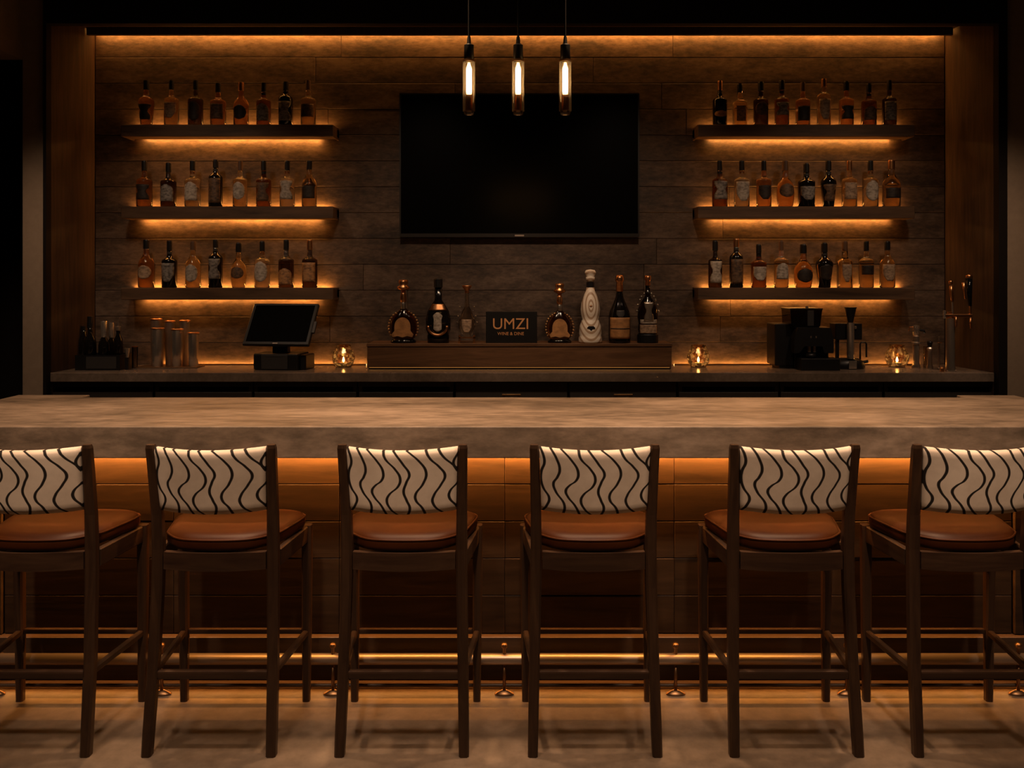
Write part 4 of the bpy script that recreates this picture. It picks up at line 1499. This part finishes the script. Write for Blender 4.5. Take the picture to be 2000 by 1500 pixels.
obj('cross_bar', add_tube(nb(), [(-.018, -.008, .185), (.018, -.008, .185)], .003, 8), M['copper'], o)

YA = 5.955
o = thing('beer_tap', 'steel beer tap tower with two handles at the counter\'s right end', 'beer tap', (X(1856, YA), YA, ZC))
u = YA / F
obj('column', lathe([(0, 3.5 * u), (9.5 * u, 3.5 * u), (9.5 * u, 8 * u), (8.4 * u, 14 * u), (8.2 * u, 104 * u), (0, 104 * u)], n=24), M['steelb'], o, autosmooth=40)
obj('base', lathe([(0, 0), (11 * u, 0), (11 * u, 3.4 * u), (0, 3.4 * u)], n=20), M['steel'], o, autosmooth=40)
obj('bolt', lathe([(0, 0), (4 * u, 0), (4 * u, 6 * u), (2.5 * u, 9 * u), (0, 9 * u)], n=12, cx=-16 * u, cy=.0), M['copper'], o)
obj('crossbar', add_tube(nb(), [(-13 * u, -.014, 110 * u), (40 * u, -.014, 110 * u)], 3.3 * u, 12), M['copper'], o, smooth=False, autosmooth=50)
obj('tower_cap', lathe([(0, 104.1 * u), (5 * u, 104.1 * u), (6 * u, 108 * u), (5.5 * u, 116 * u), (0, 117 * u)], n=16), M['copper'], o, autosmooth=40)
obj('end_cap', lathe([(0, 104 * u), (3 * u, 104 * u), (3 * u, 119 * u), (0, 120 * u)], n=12, cx=-13.5 * u, cy=-.014), M['steel'], o)
h1 = obj('handle', add_tube(nb(), [(1.8 * u, -.014, 137 * u), (0 * u, -.014, 155 * u), (-.6 * u, -.014, 168 * u)], [2.8 * u, 3.8 * u, 3.2 * u], 12), M['copper'], o, smooth=True)
obj('stem', add_tube(nb(), [(2.5 * u, -.014, 113 * u), (1.8 * u, -.014, 137 * u)], 1.8 * u, 10), M['steelb'], h1)
obj('knob', lathe([(0, 170 * u), (3.6 * u, 171 * u), (4.2 * u, 174.5 * u), (2.6 * u, 178 * u), (0, 178.5 * u)], n=14, cx=-1.2 * u, cy=-.014), M['copper'], h1, smooth=True)
h2 = obj('handle', add_tube(nb(), [(36.5 * u, -.014, 128 * u), (35.6 * u, -.014, 150 * u), (34.6 * u, -.014, 182 * u)], [3.2 * u, 4.5 * u, 6.2 * u], 14), M['blackg'], o, smooth=True)
obj('stem', add_tube(nb(), [(37 * u, -.014, 113 * u), (36.5 * u, -.014, 128 * u)], 2.0 * u, 10), M['copper'], h2)
obj('knob', lathe([(0, 182.1 * u), (6.4 * u, 183 * u), (6.6 * u, 187 * u), (4 * u, 190 * u), (0, 190.5 * u)], n=16, cx=34.4 * u, cy=-.014), M['copper'], h2, smooth=True)
obj('side_lever', add_tube(nb(), [(28 * u, -.010, 142 * u), (26 * u, -.010, 158 * u), (24 * u, -.010, 174 * u)], [1.6 * u, 2.6 * u, 3.2 * u], 10), M['copper'], h2, smooth=True)
obj('faucet', add_tube(nb(), [(37.4 * u, -.014, 106 * u), (37.4 * u, -.018, 84 * u)], [2.2 * u, 1.7 * u], 10), M['copper'], o, smooth=True)
obj('faucet', add_tube(nb(), [(6 * u, -.036, 108 * u), (5.5 * u, -.038, 88 * u)], [2.6 * u, 2.0 * u], 10), M['copper'], o, smooth=True)
